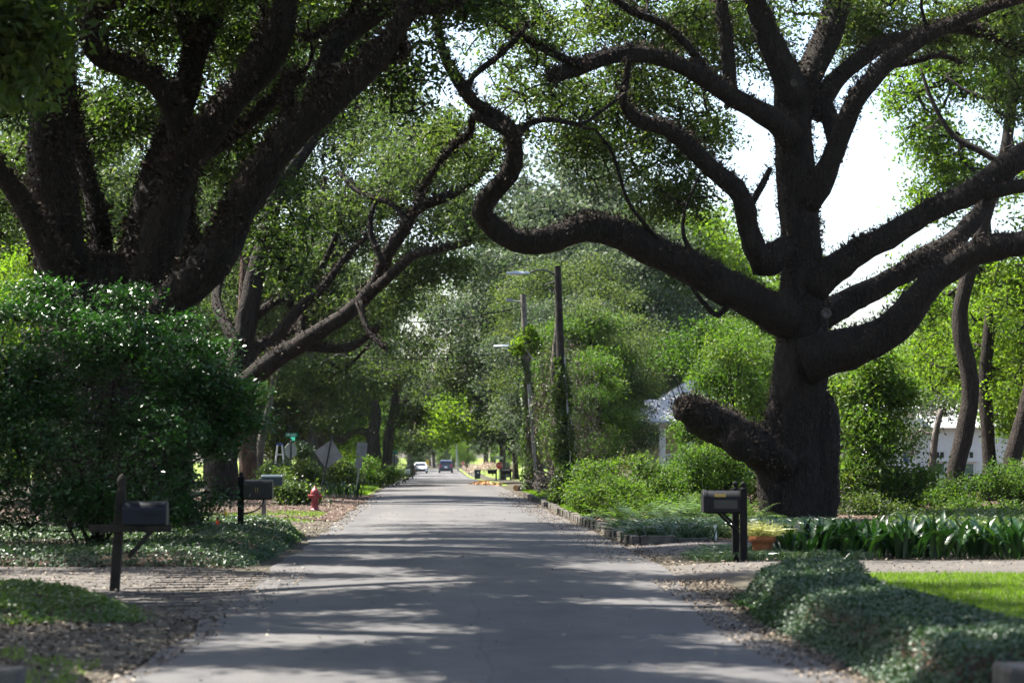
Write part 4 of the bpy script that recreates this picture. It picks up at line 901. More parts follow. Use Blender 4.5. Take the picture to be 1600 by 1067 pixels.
# ------------------------------------------------------------------ shrubs
def shrub(name, lob, nper, size, mat, label, cat='shrub', stems=6, sig=.14, bark='dark_bark', up=.5, group=None, ratio=.5, base=None, tri=False):
    P = lobes(lob); c = P.mean(0) if base is None else np.array(base, float); b_ = np.array([c[0], c[1], float(gz(c[0], c[1])) - .03])
    T = Tree(name, b_, 1, bark, label, group); T.root['category'] = cat
    for k in range(stems):
        e = P[rng.integers(len(P))]; s0 = b_ + np.array([rng.normal() * .15, rng.normal() * .15, 0]); m = s0 * .55 + e * .45 + np.array([0, 0, .12 * (e[2] - b_[2])])
        T.path([s0, s0 * .75 + m * .25 + np.array([0, 0, .05]), m, e], [.035, .028, .02, .01], 'stem', 6, .05, fern=False)
    T.crown(P, nper, size, mat, sig, rmax=.03, gain=.003, up=up, ratio=ratio, tri=tri)
    return T.root
shrub('glossy_bush', [(60, 600, 35.5, 1.2, 1.2, .75, 130), (150, 540, 36, 1.1, 1.2, .55, 110), (60, 500, 36.5, 1.1, 1.0, .4, 80), (240, 590, 35.5, .9, 1.1, .7, 110), (320, 610, 35.5, .7, 1.0, .55, 90), (360, 640, 36, .42, .7, .4, 45),
    (110, 690, 35, 1.2, 1.2, .7, 130), (230, 690, 35, 1.0, 1.1, .7, 120), (330, 700, 35.5, .55, .9, .5, 60), (0, 700, 35, 1.0, 1.2, 1.0, 110), (60, 790, 35, 1.3, 1.1, .55, 90), (200, 780, 35, 1.2, 1.1, .55, 90), (300, 780, 35.5, .7, .9, .45, 50), (-40, 560, 36, .8, 1.2, 1.0, 80), (230, 520, 37, .5, .7, .25, 28), (95, 565, 35.2, .8, .8, .5, 70), (20, 640, 35, .9, .9, .5, 60), (195, 462, 36, .5, .6, .12, 22), (60, 452, 36.5, .6, .6, .12, 22), (320, 540, 36, .5, .5, .12, 20), (385, 610, 35.6, .4, .5, .1, 16), (300, 505, 36.5, .35, .5, .1, 12), (400, 665, 35.4, .35, .5, .12, 14)],
    54, .078, 'glossy_leaf', 'big glossy dark green bush in front of the many-stemmed oak', 'bush', 16, .17, up=1.3)
AZ = 'azalea shrubs by the big oak'
for i, (l, lab, mt) in enumerate([
    ([(960, 770, 55, .9, .8, .5, 60), (930, 750, 56, .7, .7, .5, 45), (1000, 745, 56, .9, .8, .6, 65), (910, 775, 56, .4, .6, .35, 25), (970, 790, 54.5, .9, .6, .22, 50), (920, 785, 56, .5, .6, .25, 25)], 'broad light green azalea behind the ferns, nearest the lamp pole', 'azalea_leaf'),
    ([(1060, 735, 57, .9, .9, .75, 75), (1110, 720, 57.5, .9, .9, .8, 75), (1040, 760, 56, .8, .8, .5, 50), (1060, 788, 55, 1.0, .6, .25, 50)], 'rounded azalea under the cut mossy stub of the big oak', 'azalea_leaf'),
    ([(1150, 740, 58, .8, .9, .9, 60), (1170, 780, 57, .6, .8, .5, 40), (1120, 770, 57, .7, .8, .5, 40), (1140, 795, 56, .8, .6, .25, 40)], 'dark azalea touching the left side of the big oak trunk', 'azalea_leaf'),
    ([(1360, 760, 57, .9, .8, .6, 70), (1330, 790, 56, .7, .8, .45, 45), (1420, 775, 57, .8, .8, .5, 55), (1370, 798, 56, 1.0, .6, .25, 45)], 'dark shrub at the foot of the young thin-stemmed tree', 'oak_leaf'),
    ([(1520, 770, 56, .9, .9, .5, 65), (1570, 755, 56, .9, .9, .6, 65), (1480, 785, 56, .6, .8, .4, 35), (1610, 770, 56, .8, .9, .6, 50), (1540, 795, 55, 1.1, .6, .25, 50)], 'light green azalea at the feet of the slim tree trunks', 'azalea_leaf')]):
    shrub('azalea', l, 60, .075, mt, lab, 'shrub', 8, .17, group=AZ)
shrub('understory_shrub', [(1095, 660, 70, .8, 1, .9, 50), (1140, 600, 70, 1.2, 1, 1.2, 90), (1110, 540, 72, 1.3, 1, 1.0, 80), (1060, 550, 73, 1.0, 1, .7, 40)], 50, .12, 'azalea_leaf', 'tall leafy shrub hiding the porch behind the cut mossy stub', 'shrub', 8, .3)
shrub('understory_shrub', [(1150, 540, 66, 1.0, 1, .9, 60), (1180, 610, 66, .7, 1, 1.0, 50)], 46, .11, 'azalea_leaf', 'tall leafy shrub close behind the big oak trunk', 'shrub', 6, .28)
LB = 'shrubs beside the red hydrant'
for l, lab, mt in [
    ([(455, 765, 67, .7, .6, .4, 45), (480, 775, 67, .4, .6, .3, 25), (440, 745, 69, .7, .7, .4, 35)], 'brownish shrub touching the red hydrant', 'oak_leaf'),
    ([(490, 735, 84, .8, .7, .6, 50), (530, 740, 85, .8, .8, .5, 50)], 'dark green shrub behind the leaning diamond sign', 'oak_leaf'),
    ([(478, 700, 95, .5, .5, .35, 50)], 'neatly clipped round topiary bush between two sign posts', 'jasmine_leaf'),
    ([(545, 735, 92, .6, .6, .45, 40), (570, 728, 100, .7, .7, .4, 35)], 'olive shrub between the diamond and rectangular signs', 'azalea_leaf'),
    ([(440, 738, 86, .8, .8, .35, 45), (420, 742, 86, .6, .7, .35, 35)], 'pale flowering shrub under the green street name sign', 'silver_leaf'),
    ([(600, 742, 106, 1.0, .9, .5, 60), (570, 748, 104, .9, .9, .45, 50)], 'bright green shrub at the foot of the twin-trunked oak', 'azalea_leaf'),
    ([(632, 735, 170, 1.2, 1, .9, 40)], 'grey-green shrub beyond the row of far mailboxes', 'silver_leaf')]:
    shrub('garden_shrub', l, 50, .1, mt, lab, 'shrub', 5, .17, group=LB, tri=True, ratio=.75)
for i, (px, py, Y_) in enumerate(((735, 733, 268), (748, 732, 262), (762, 732, 255), (775, 730, 250), (792, 732, 240))):
    shrub('pink_grass', [(px, py - 2, Y_, 1.2, 1, .45, 14)], 40, .2, 'pink_bloom', 'feathery pink flowering clump on the far sunny lawn', 'plant', 3, .35, group='pink flowering clumps on the far lawn', tri=True, ratio=.4)

# --- strap-leaved plants, each leaf its own piece
def strap_mesh(L, W, bend, name='leaf', mat='strap_leaf', k=6):
    t = np.linspace(0, 1, k + 1); ang = .12 + bend * t ** 1.6
    dx = np.concatenate([[0], np.cumsum(np.sin(ang[:-1]))]) * L / k; dz = np.concatenate([[0], np.cumsum(np.cos(ang[:-1]))]) * L / k
    wd = W * np.sin(np.pi * np.clip(t * .93 + .07, 0, 1)) ** .75; wd[0] = W * .12; wd[-1] = .002
    wd = np.where(t < .25, W * (.12 + (wd / W - .12) * (t / .25)), wd)
    V = np.concatenate([np.stack([dx, -wd / 2, dz + wd * .12], 1), np.stack([dx, 0 * t, dz], 1), np.stack([dx, wd / 2, dz + wd * .12], 1)])
    n_ = k + 1; F = [[i + a * n_, i + 1 + a * n_, i + 1 + (a + 1) * n_, i + (a + 1) * n_] for a in (0, 1) for i in range(k)]
    me = npmesh(name, V, np.array(F), np.full(len(V), .5), True); me.materials.append(MATS[mat]); return me
def vary(me, val):
    m = me.copy(); m.attributes['v'].data.foreach_set('value', np.full(len(m.vertices), val, np.float32)); return m
SM = [vary(strap_mesh(L_, W_, b_), v_) for L_, W_, b_, v_ in ((.78, .09, .9, .2), (.85, .095, 1.5, .4), (.78, .085, 2.0, .5), (.8, .09, 1.7, .85), (.7, .08, 2.4, .15), (.75, .085, 1.2, .65), (.6, .07, 1.6, .3))]
def frond_mesh(L, W, bend):
    k = 11; t = np.linspace(0, 1, k + 1); ang = .5 + bend * t
    dx = np.concatenate([[0], np.cumsum(np.sin(ang[:-1]))]) * L / k; dz = np.concatenate([[0], np.cumsum(np.cos(ang[:-1]))]) * L / k
    V, F = [], []
    for i in range(1, k + 1):
        wl = W * math.sin(math.pi * (.12 + .86 * t[i] * .98)) ** .8
        for s_ in (-1, 1):
            p = np.array([dx[i], 0, dz[i]]); q = p + np.array([L / k * .5, s_ * wl, -.05 * wl]); h_ = L / k * .42
            j = len(V); V += [p - np.array([h_, 0, 0]), q, p + np.array([h_, 0, 0])]; F.append((j, j + 1, j + 2))
    me = npmesh('frond', np.array(V), np.array(F), np.full(len(V), .5)); me.materials.append(MATS['fern_leaf']); return me
FM = [vary(frond_mesh(.62, .11, 1.0), .4), vary(frond_mesh(.7, .12, 1.4), .6), vary(frond_mesh(.55, .1, .7), .85)]
def clump_plant(name, piece, meshes, x, y_, n_, label, group, s=1.0, r=.1, cat='plant'):
    b_ = (x, y_, float(gz(x, y_))); root = empty(name, b_, label, cat, group)
    for k in range(n_):
        a = rng.uniform(0, 6.283); o = link(piece, meshes[rng.integers(len(meshes))], None, root)
        rr = r * rng.uniform(.2, 1); o.location = (math.cos(a) * rr + rng.normal() * .06, math.sin(a) * rr + rng.normal() * .06, -.02)
        o.rotation_euler = (rng.normal() * .15, rng.uniform(-.2, .35), a + rng.normal() * .3); o.scale = (s * rng.uniform(.75, 1.15),) * 3
for k in range(40):
    clump_plant('cast_iron_plant', 'leaf', SM, 5.75 + k * .115 + rng.normal() * .05, 33.6 + rng.uniform(-.35, 1.3), 25, 'dark broad strap-leaved plant in the bed right of the clay pot', 'strap-leaved plants beside the lawn', .88, .28)
for px, py in ((515, 775), (532, 778), (548, 779), (562, 778), (528, 768)):
    p = ground(px, py); clump_plant('strap_plant', 'leaf', SM, p[0], p[1], 12, 'dark strap-leaved clump at the foot of the leaning diamond sign', 'strap-leaved clumps by the sign posts', .95, .22)
for k in range(26):
    clump_plant('fern_plant', 'frond', FM, rng.uniform(3.95, 7.4), rng.uniform(46.5, 57), 17, 'bright green fern on the mulch between the edging and the azaleas', 'ferns in the mulch bed', 1.35, .25)

# ------------------------------------------------------------------ mailboxes
def mbox_profile(cx, y, z, w_, h_, n_=10):
    r_ = w_ / 2; pts = [(cx, y - r_, z), (cx, y + r_, z)]
    for k in range(n_ + 1):
        a = math.pi * k / n_; pts.append((cx, y + r_ * math.cos(a), z + (h_ - r_ * .8) + r_ * .8 * math.sin(a)))
    return pts
# near left: dark box on a stained wooden post with finial, cross arm and brace
p = ground(178, 925); bx_, by_ = p[0], p[1]; g0 = float(gz(bx_, by_))
root = empty('mailbox', (bx_, by_, g0), 'dark blue-black mailbox on a stained wooden post with pointed finial', 'mailbox', 'mailboxes along the street')
lean = -.06
B().box((bx_ + .04, by_, g0 + .57), (.11, .11, 1.28), M=[[1, 0, -lean], [0, 1, 0], [0, 0, 1]]).build('post', 'old_wood', root, .008)
tx = bx_ + .04 - lean * .68
B().lathe([(.05, 0), (.055, .02), (.035, .045), (.05, .075), (.06, .11), (.05, .16), (.02, .2), (.003, .215)], (tx, by_, g0 + 1.2), 14).build('finial', 'old_wood', root, smooth=True)
B().box((bx_ + .2, by_ - .085, g0 + .762), (.98, .055, .085)).build('cross_arm', 'old_wood', root, .006)
B().box((bx_ + .33, by_ - .085, g0 + .59), (.055, .05, .44), M=[[.75, 0, .66], [0, 1, 0], [-.66, 0, .75]]).build('brace', 'old_wood', root, .006)
bd = B().prism(mbox_profile(0, by_ - .03, g0 + .81, .25, .275), (bx_ + .11, 0, 0), (bx_ + .62, 0, 0)).build('box', 'blue_black_metal', root, .004)
B().prism(mbox_profile(0, by_ - .03, g0 + .805, .265, .287), (bx_ + .605, 0, 0), (bx_ + .635, 0, 0)).build('door', 'blue_black_metal', bd, .004)
B().box((bx_ + .45, by_ - .172, g0 + .93), (.16, .008, .03)).build('flag', 'dark_metal', bd)
# second left: brown box with scroll bracket
p = ground(376, 836); bx_, by_ = p[0], p[1]; g0 = float(gz(bx_, by_))
root = empty('mailbox', (bx_, by_, g0), 'brown metal mailbox on a black post with curved scroll bracket', 'mailbox', 'mailboxes along the street')
B().box((bx_, by_, g0 + .57), (.12, .12, 1.16)).build('post', 'black_wood', root, .008)
B().lathe([(.08, 0), (.08, .025), (.03, .04), (.045, .075), (.03, .11), (.004, .125)], (bx_, by_, g0 + 1.14), 12).build('post_cap', 'black_wood', root, smooth=True)
bd = B().prism(mbox_profile(0, by_, g0 + .74, .28, .37), (bx_ + .065, 0, 0), (bx_ + .62, 0, 0)).build('box', 'brown_metal', root, .004)
B().prism(mbox_profile(0, by_, g0 + .73, .3, .385), (bx_ + .612, 0, 0), (bx_ + .64, 0, 0)).build('door', 'brown_metal', bd, .004)
B().box((bx_ + .3, by_ - .142, g0 + .91), (.012, .006, .1)).box((bx_ + .345, by_ - .142, g0 + .91), (.012, .006, .1)).build('house_number', 'gold', bd)
b = B(); q = [(bx_ + .06, by_, g0 + .44)] + [(bx_ + .06 + .4 * math.sin(a), by_, g0 + .44 + .28 * (1 - math.cos(a))) for a in np.linspace(.15, 1.57, 8)]
for u, v_ in zip(q[:-1], q[1:]): b.cyl(u, v_, .014, n=8)
b.lathe([(.035, -.012), (.035, .012)], (bx_ + .1, by_, g0 + .43), 10); b.build('scroll_bracket', 'dark_metal', root)
B().box((bx_ + .33, by_, g0 + .725), (.6, .2, .024)).build('shelf', 'black_wood', root)
# third left: teal-black box behind
p = ground(412, 808); bx_, by_ = p[0], p[1]; g0 = float(gz(bx_, by_))
root = empty('mailbox', (bx_, by_, g0), 'dark teal mailbox on a plain grey post behind the brown mailbox', 'mailbox', 'mailboxes along the street')
B().box((bx_, by_, g0 + .4), (.11, .11, .86)).build('post', 'pole_wood', root, .008)
bd = B().prism(mbox_profile(0, by_, g0 + .82, .24, .27), (bx_ - .05, 0, 0), (bx_ + .46, 0, 0)).build('box', 'teal_metal', root, .004)
B().prism(mbox_profile(0, by_, g0 + .815, .255, .282), (bx_ + .452, 0, 0), (bx_ + .478, 0, 0)).build('door', 'teal_metal', bd, .004)
B().box((bx_ + .2, by_, g0 + .812), (.5, .18, .024)).build('shelf', 'pole_wood', root)
# right: twin posts, wide box towards the road (left)
p = ground(1162, 877); bx_, by_ = p[0], p[1]; g0 = float(gz(bx_, by_))
root = empty('mailbox', (bx_, by_, g0), 'black mailbox with yellow flag on twin ball-topped posts by the clay pot', 'mailbox', 'mailboxes along the street')
for dx, dy in ((0, 0), (-.075, .34)):
    ps = B().box((bx_ + dx, by_ + dy, g0 + .535), (.105, .105, 1.13)).build('post', 'black_wood', root, .008)
    B().lathe([(.06, 0), (.06, .02), (.03, .03), (.02, .045), (.038, .065), (.042, .09), (.03, .115), (.003, .128)], (bx_ + dx, by_ + dy, g0 + 1.095), 14).build('ball_finial', 'black_wood', ps, smooth=True)
bd = B().prism(mbox_profile(0, by_ + .1, g0 + .76, .3, .32), (bx_ - .56, 0, 0), (bx_ - .055, 0, 0)).build('box', 'dark_metal', root, .004)
B().prism(mbox_profile(0, by_ + .1, g0 + .75, .33, .345), (bx_ - .62, 0, 0), (bx_ - .56, 0, 0)).build('door', 'dark_metal', bd, .004)
B().box((bx_ - .36, by_ - .055, g0 + 1.01), (.17, .012, .045)).build('flag', 'gold', bd)
B().box((bx_ - .28, by_ - .0555, g0 + .875), (.36, .01, .13)).build('number_plate', 'brown_metal', bd)
B().box((bx_ - .3, by_ + .12, g0 + .745), (.5, .26, .03)).build('shelf', 'black_wood', root)
for dx, dy in ((0, 0), (-.075, .34)): B().box((bx_ - .2 + dx * .4, by_ + dy, g0 + .62), (.04, .04, .38), M=[[.7, 0, -.7], [0, 1, 0], [.7, 0, .7]]).build('brace', 'black_wood', root, .005)
# clay pot with spiky pale grass
p = ground(1191, 872); YP = p[1]; g0 = float(gz(p[0], YP))
root = empty('flower_pot', (p[0], YP, g0), 'terracotta pot overflowing with pale spiky grass beside the twin post mailbox', 'pot')
B().lathe([(.11, 0), (.118, .02), (.16, .2), (.175, .26), (.205, .265), (.215, .36), (.2, .365), (.185, .33), (.02, .32)], (p[0], YP, g0 - .01), 24).build('pot', 'terracotta', root, .0, True)
n_ = 420; a = rng.uniform(0, 6.283, n_); rr = .17 * np.sqrt(rng.uniform(0, 1, n_)); P = np.stack([p[0] + rr * np.cos(a), YP + rr * np.sin(a), np.full(n_, g0 + .31)], 1)
blades('pale_grass', P, .36, 'pale_grass', None, None, .035, .85, root, True)
# white marker pipe and small flags
p = at(1119, 848, 40.5); g0 = float(gz(p[0], 40.5))
root = empty('marker_pipe', (p[0], 40.5, g0), 'short white plastic pipe standing before the liriope border', 'pipe')
B().cyl((p[0], 40.5, g0 - .05), (p[0] - .012, 40.5, g0 + .25), .022, n=12).build('pipe', 'white_paint', root, smooth=False)
B().cyl((p[0] - .012, 40.5, g0 + .235), (p[0] - .013, 40.5, g0 + .275), .03, n=12).build('cap', 'white_paint', root)
for px, py, Y_, m_, lab in ((339, 838, 41.5, 'orange_plastic', 'small orange marker flag in the jasmine border'), (268, 842, 41.0, 'yellow_plastic', 'small yellow marker flag in front of the glossy bush'), (352, 817, 47.0, 'yellow_plastic', 'small yellow marker flag behind the orange one')):
    p = at(px, py, Y_); root = empty('marker_flag', (p[0], Y_, float(gz(p[0], Y_))), lab, 'flag', 'utility marker flags'); z0 = float(gz(p[0], Y_))
    B().cyl((p[0], Y_, z0 - .05), (p[0] + .01, Y_, z0 + .45), .004, n=6).build('wire_stem', 'grey_metal', root)
    B().prism([(p[0] + .008, Y_ - .004, z0 + .44), (p[0] - .03, Y_ - .03, z0 + .3), (p[0] + .02, Y_ + .0, z0 + .25), (p[0] + .045, Y_ - .02, z0 + .31)], (0, 0, 0), (.002, .006, 0)).build('flag', m_, root)

# ------------------------------------------------------------------ hydrant and signs on the left
def hydrant(x, y_, lab, s=1.0):
    g = float(gz(x, y_)); root = empty('fire_hydrant', (x, y_, g), lab, 'hydrant')
    sc = lambda pr: [(r_ * s, z * s) for r_, z in pr]
    B().lathe(sc([(.15, 0), (.15, .03), (.11, .035), (.105, .08), (.1, .4), (.13, .41), (.13, .45), (.11, .46)]), (x, y_, g), 18).build('barrel', 'hydrant_red', root, smooth=True)
    B().lathe(sc([(.125, .455), (.13, .5), (.11, .57), (.07, .62), (.035, .64), (.03, .69), (.003, .695)]), (x, y_, g), 18).build('bonnet', 'hydrant_red', root, smooth=True)
    for sx in (-1, 1):
        b = B().cyl((x + sx * .09 * s, y_, g + .4 * s), (x + sx * .17 * s, y_, g + .4 * s), .05 * s, n=12); b.cyl((x + sx * .165 * s, y_, g + .4 * s), (x + sx * .2 * s, y_, g + .4 * s), .06 * s, n=8); b.build('side_nozzle', 'hydrant_red', root)
    B().cyl((x, y_ - .09 * s, g + .36 * s), (x, y_ - .19 * s, g + .36 * s), .07 * s, n=12).build('pumper_nozzle', 'hydrant_red', root)
p = ground(492, 797); hydrant(p[0], p[1], 'red fire hydrant beside the brownish shrub')
p = at(646, 739, 262); hydrant(p[0], 262, 'small distant red hydrant beside the parked white car', 1.6)
def octagon(c, r_): return [(c[0] + r_ * math.cos(math.pi / 8 + k * math.pi / 4), c[1], c[2] + r_ * math.sin(math.pi / 8 + k * math.pi / 4)) for k in range(8)]
def text(body, size, loc, rot, mat, parent, name):
    cu = bpy.data.curves.new(name, 'FONT'); cu.body = body; cu.size = size; cu.align_x = 'CENTER'; cu.align_y = 'CENTER'; cu.extrude = .002
    t_ = bpy.data.objects.new(name + '_tmp', cu); COL.objects.link(t_); dg = bpy.context.evaluated_depsgraph_get(); me = bpy.data.meshes.new_from_object(t_.evaluated_get(dg))
    bpy.data.objects.remove(t_); o = link(name, me, mat, parent); o.location = tuple(np.array(loc) - LOC[parent.name]); o.rotation_euler = rot; return o
# leaning diamond sign, seen from behind
pb = at(500, 780, 80); pt = at(517, 690, 80); pb[2] = float(gz(pb[0], 80))
root = empty('road_sign', pb, 'back of a diamond road sign leaning on its post by the hydrant', 'sign')
ax = (pt - pb) / np.linalg.norm(pt - pb); top = pb + ax * 2.35; side = np.array([ax[2], 0, -ax[0]])
B().cyl(pb - ax * .1, top, .032, n=10).build('post', 'dark_post', root)
c = at(513.5, 709.5, 80.05); r_ = .55
B().prism([c + ax * r_, c + side * r_, c - ax * r_, c - side * r_], (0, .03, 0), (0, .036, 0)).build('sign_plate', 'sign_back', root)
b = B()
for k in (-.25, .25): b.cyl(c + ax * k + np.array([0, -.03, 0]), c + ax * k + np.array([0, .05, 0]), .02, n=8)
b.build('bolt', 'grey_metal', root)
# rectangular plates, seen from behind
pb = at(556, 778, 83); pb[2] = float(gz(pb[0], 83)); pt = at(566, 690, 83)
root = empty('road_sign', pb, 'backs of two stacked rectangular sign plates on a slim grey post', 'sign')
ax = (pt - pb) / np.linalg.norm(pt - pb); side = np.array([ax[2], 0, -ax[0]])
B().cyl(pb - ax * .1, pt + ax * .02, .025, n=10).build('post', 'grey_metal', root)
for py, hw, hh_, dx in ((702, .2, .27, 0), (723, .13, .2, -.05)):
    c = at(565 - (py - 702) * .11, py, 83.0) + side * dx
    B().prism([c + ax * hh_ + side * hw, c + ax * hh_ - side * hw, c - ax * hh_ - side * hw, c - ax * hh_ + side * hw], (0, .03, 0), (0, .036, 0)).build('sign_plate', 'sign_back', root, .0)
# stop sign seen from behind with green name blades
def back_stop(px, py, Y_, r_, lab, post='dark_post', yaw=.9):
    c = at(px, py, Y_); g = float(gz(c[0], Y_)); root = empty('stop_sign', (c[0], Y_, g), lab, 'sign')
    B().cyl((c[0], Y_, g - .1), (c[0], Y_, c[2] + r_ + .18), .03, n=10).build('post', post, root)
    P = np.array(octagon((0, 0, 0), r_)) @ np.array([[math.cos(yaw), math.sin(yaw), 0], [-math.sin(yaw), math.cos(yaw), 0], [0, 0, 1]]) + c
    d = np.array([-math.sin(yaw), math.cos(yaw), 0]); B().prism(P, d * .034, d * .04).build('sign_plate', 'sign_back', root)
    return root, c, g
root, c, g = back_stop(455, 704, 94, .36, 'back of a stop sign under a green street name blade, by the topiary', yaw=.75)
bl = B().box((c[0] + .02, 94, c[2] + .69), (.52, .03, .17)).build('name_blade', 'street_green', root)
b = B(); xx = c[0] - .19
for h_, w_ in ((.09, .03), (.04, .02), (.1, .05), (.07, .04), (.06, .03), (.07, .04), (.1, .03), (.06, .04), (.09, .03)):
    b.box((xx, 93.982, c[2] + .66 + h_ / 2), (w_ * .6, .004, h_)); xx += w_ + .012
b.build('lettering', 'white_paint', bl)
B().box((c[0] + .08, 94, c[2] + .52), (.03, .6, .16), rz=.35).build('name_blade', 'street_green', root)
root, c, g = back_stop(616, 719, 150, .34, 'back of a distant stop sign with a green name blade by the far mailboxes', yaw=.2)
B().box((c[0] + .03, 150, c[2] + .48), (.48, .03, .13), rz=.2).build('name_blade', 'street_green', root); B().box((c[0] + .1, 150, c[2] + .62), (.5, .03, .12), rz=-.7).build('name_blade', 'street_green', root)
# red stop signs facing the camera
def front_stop(px, py, Y_, r_, lab, blade=False):
    c = at(px, py, Y_); g = float(gz(c[0], Y_)); root = empty('stop_sign', (c[0], Y_, g), lab, 'sign')
    B().cyl((c[0], Y_ + .04, g - .1), (c[0], Y_ + .04, c[2] + r_ + (.35 if blade else 0)), .035, n=10).build('post', 'grey_metal', root)
    pl = B().prism(octagon(c, r_), (0, -.006, 0), (0, 0, 0)).build('sign_plate', 'white_paint', root)
    B().prism(octagon(c, r_ * .93), (0, -.010, 0), (0, -.007, 0)).build('red_face', 'stop_red', pl)
    text('STOP', r_ * .78, c + np.array([0, -.014, 0]), (math.pi / 2, 0, 0), 'white_paint', pl, 'lettering')
    if blade: B().box((c[0] - .02, Y_, c[2] + r_ + .28), (.62, .03, .2)).build('name_blade', 'lamp_grey', root)
front_stop(780, 727, 152, .26, 'red stop sign beside the two far dark mailboxes', True)
front_stop(723.5, 723.5, 285, .26, 'small distant red stop sign on the far lawn')
# white trestle frame with blue top (behind the name sign)
p = at(437, 722, 97); x0, z0 = p[0], float(gz(p[0], 97)); zt = at(437, 695, 97)[2]; 
root = empty('white_trestle', (x0, 97, z0), 'white splayed-leg frame with a blue top beside the street name sign', 'frame')
for sx, sy in ((-1, -1), (-1, 1), (1, -1), (1, 1)): B().cyl((x0 + sx * .33, 97 + sy * .3, z0 - .05), (x0 + sx * .1, 97 + sy * .1, zt), .03, n=8).build('leg', 'white_paint', root)
b = B()
for k in (.35, .55, .78):
    zz = z0 + (zt - z0) * k; hw = .33 - .23 * k; b.cyl((x0 - hw, 97 - hw, zz), (x0 + hw, 97 - hw, zz), .02, n=8); b.cyl((x0 - hw, 97 + hw, zz), (x0 + hw, 97 + hw, zz), .02, n=8)
b.build('rung', 'white_paint', root); B().box((x0, 97, zt + .03), (.3, .3, .08)).build('top', 'blue_paint', root, .01)

# ------------------------------------------------------------------ far mailboxes, bin, far small things
def far_mailbox(px, py, Y_, L_, mat, post, lab, side=1):
    c = at(px, py, Y_); g = float(gz(c[0], Y_)); root = empty('mailbox', (c[0], Y_, g), lab, 'mailbox', 'far mailboxes')
    B().prism(mbox_profile(0, Y_, c[2] - .14, .26, .3), (c[0] - L_ / 2, 0, 0), (c[0] + L_ / 2, 0, 0)).build('box', mat, root)
    B().box((c[0] + side * (L_ / 2 + .05), Y_, (g + c[2] + .2) / 2), (.11, .11, c[2] + .2 - g)).build('post', post, root)
    B().box((c[0], Y_, c[2] - .155), (L_ * .9, .2, .03)).build('shelf', post, root)
far_mailbox(607, 731, 122, .52, 'dark_metal', 'black_wood', 'black mailbox before the twin-trunked oak')
far_mailbox(623, 737, 140, .5, 'grey_metal', 'black_wood', 'grey mailbox before the far white one')
far_mailbox(636, 736.5, 146, .42, 'white_paint', 'white_paint', 'white mailbox nearest the road edge', -1)
far_mailbox(640, 728.5, 215, .45, 'grey_metal', 'black_wood', 'small grey mailbox beside the distant hydrant')
far_mailbox(768, 736.5, 150, .55, 'dark_metal', 'black_wood', 'dark mailbox left of the red stop sign')
far_mailbox(790.5, 737, 149, .55, 'dark_metal', 'black_wood', 'dark mailbox right of the red stop sign')
p = at(746, 748, 196); g = float(gz(p[0], 196)); x0 = p[0]
root = empty('wheeled_bin', (x0, 196, g), 'dark blue wheeled refuse bin on the grass edge', 'bin')
b = B(); b.add([(x0 - .24, 195.75, g + .04), (x0 + .24, 195.75, g + .04), (x0 + .24, 196.2, g + .04), (x0 - .24, 196.2, g + .04), (x0 - .3, 195.7, g + .82), (x0 + .3, 195.7, g + .82), (x0 + .3, 196.3, g + .82), (x0 - .3, 196.3, g + .82)], [(0, 1, 5, 4), (1, 2, 6, 5), (2, 3, 7, 6), (3, 0, 4, 7), (0, 3, 2, 1), (4, 5, 6, 7)])
b.build('body', 'bin_blue', root, .03); B().box((x0, 196, g + .86), (.68, .68, .07)).build('lid', 'bin_blue', root, .02)
for sx in (-.2, .2): B().cyl((x0 + sx, 196.25, g + .1), (x0 + sx * 1.25, 196.25, g + .1), .1, n=14).build('wheel', 'rubber', root)
B().lathe([(.07, 0), (.07, .004)], (0, 0, 0), 12)
b = B(); pts = [(x0 + .05 + .075 * math.cos(k * .5236), 195.72, g + .62 + .075 * math.sin(k * .5236)) for k in range(12)]; b.prism(pts, (0, -.02, 0), (0, -.01, 0)); b.build('emblem', 'white_paint', root)
p = at(668, 738, 300); g = float(gz(p[0], 300)); x0 = p[0]
root = empty('road_sign', (x0, 300, g), 'tiny yellow sign beyond the parked white car', 'sign')
B().cyl((x0, 300, g - .1), (x0, 300, g + 1.9), .05, n=8).build('post', 'grey_metal', root); B().box((x0, 299.93, g + 1.25), (.45, .02, .95)).build('sign_plate', 'yellow_plastic', root)

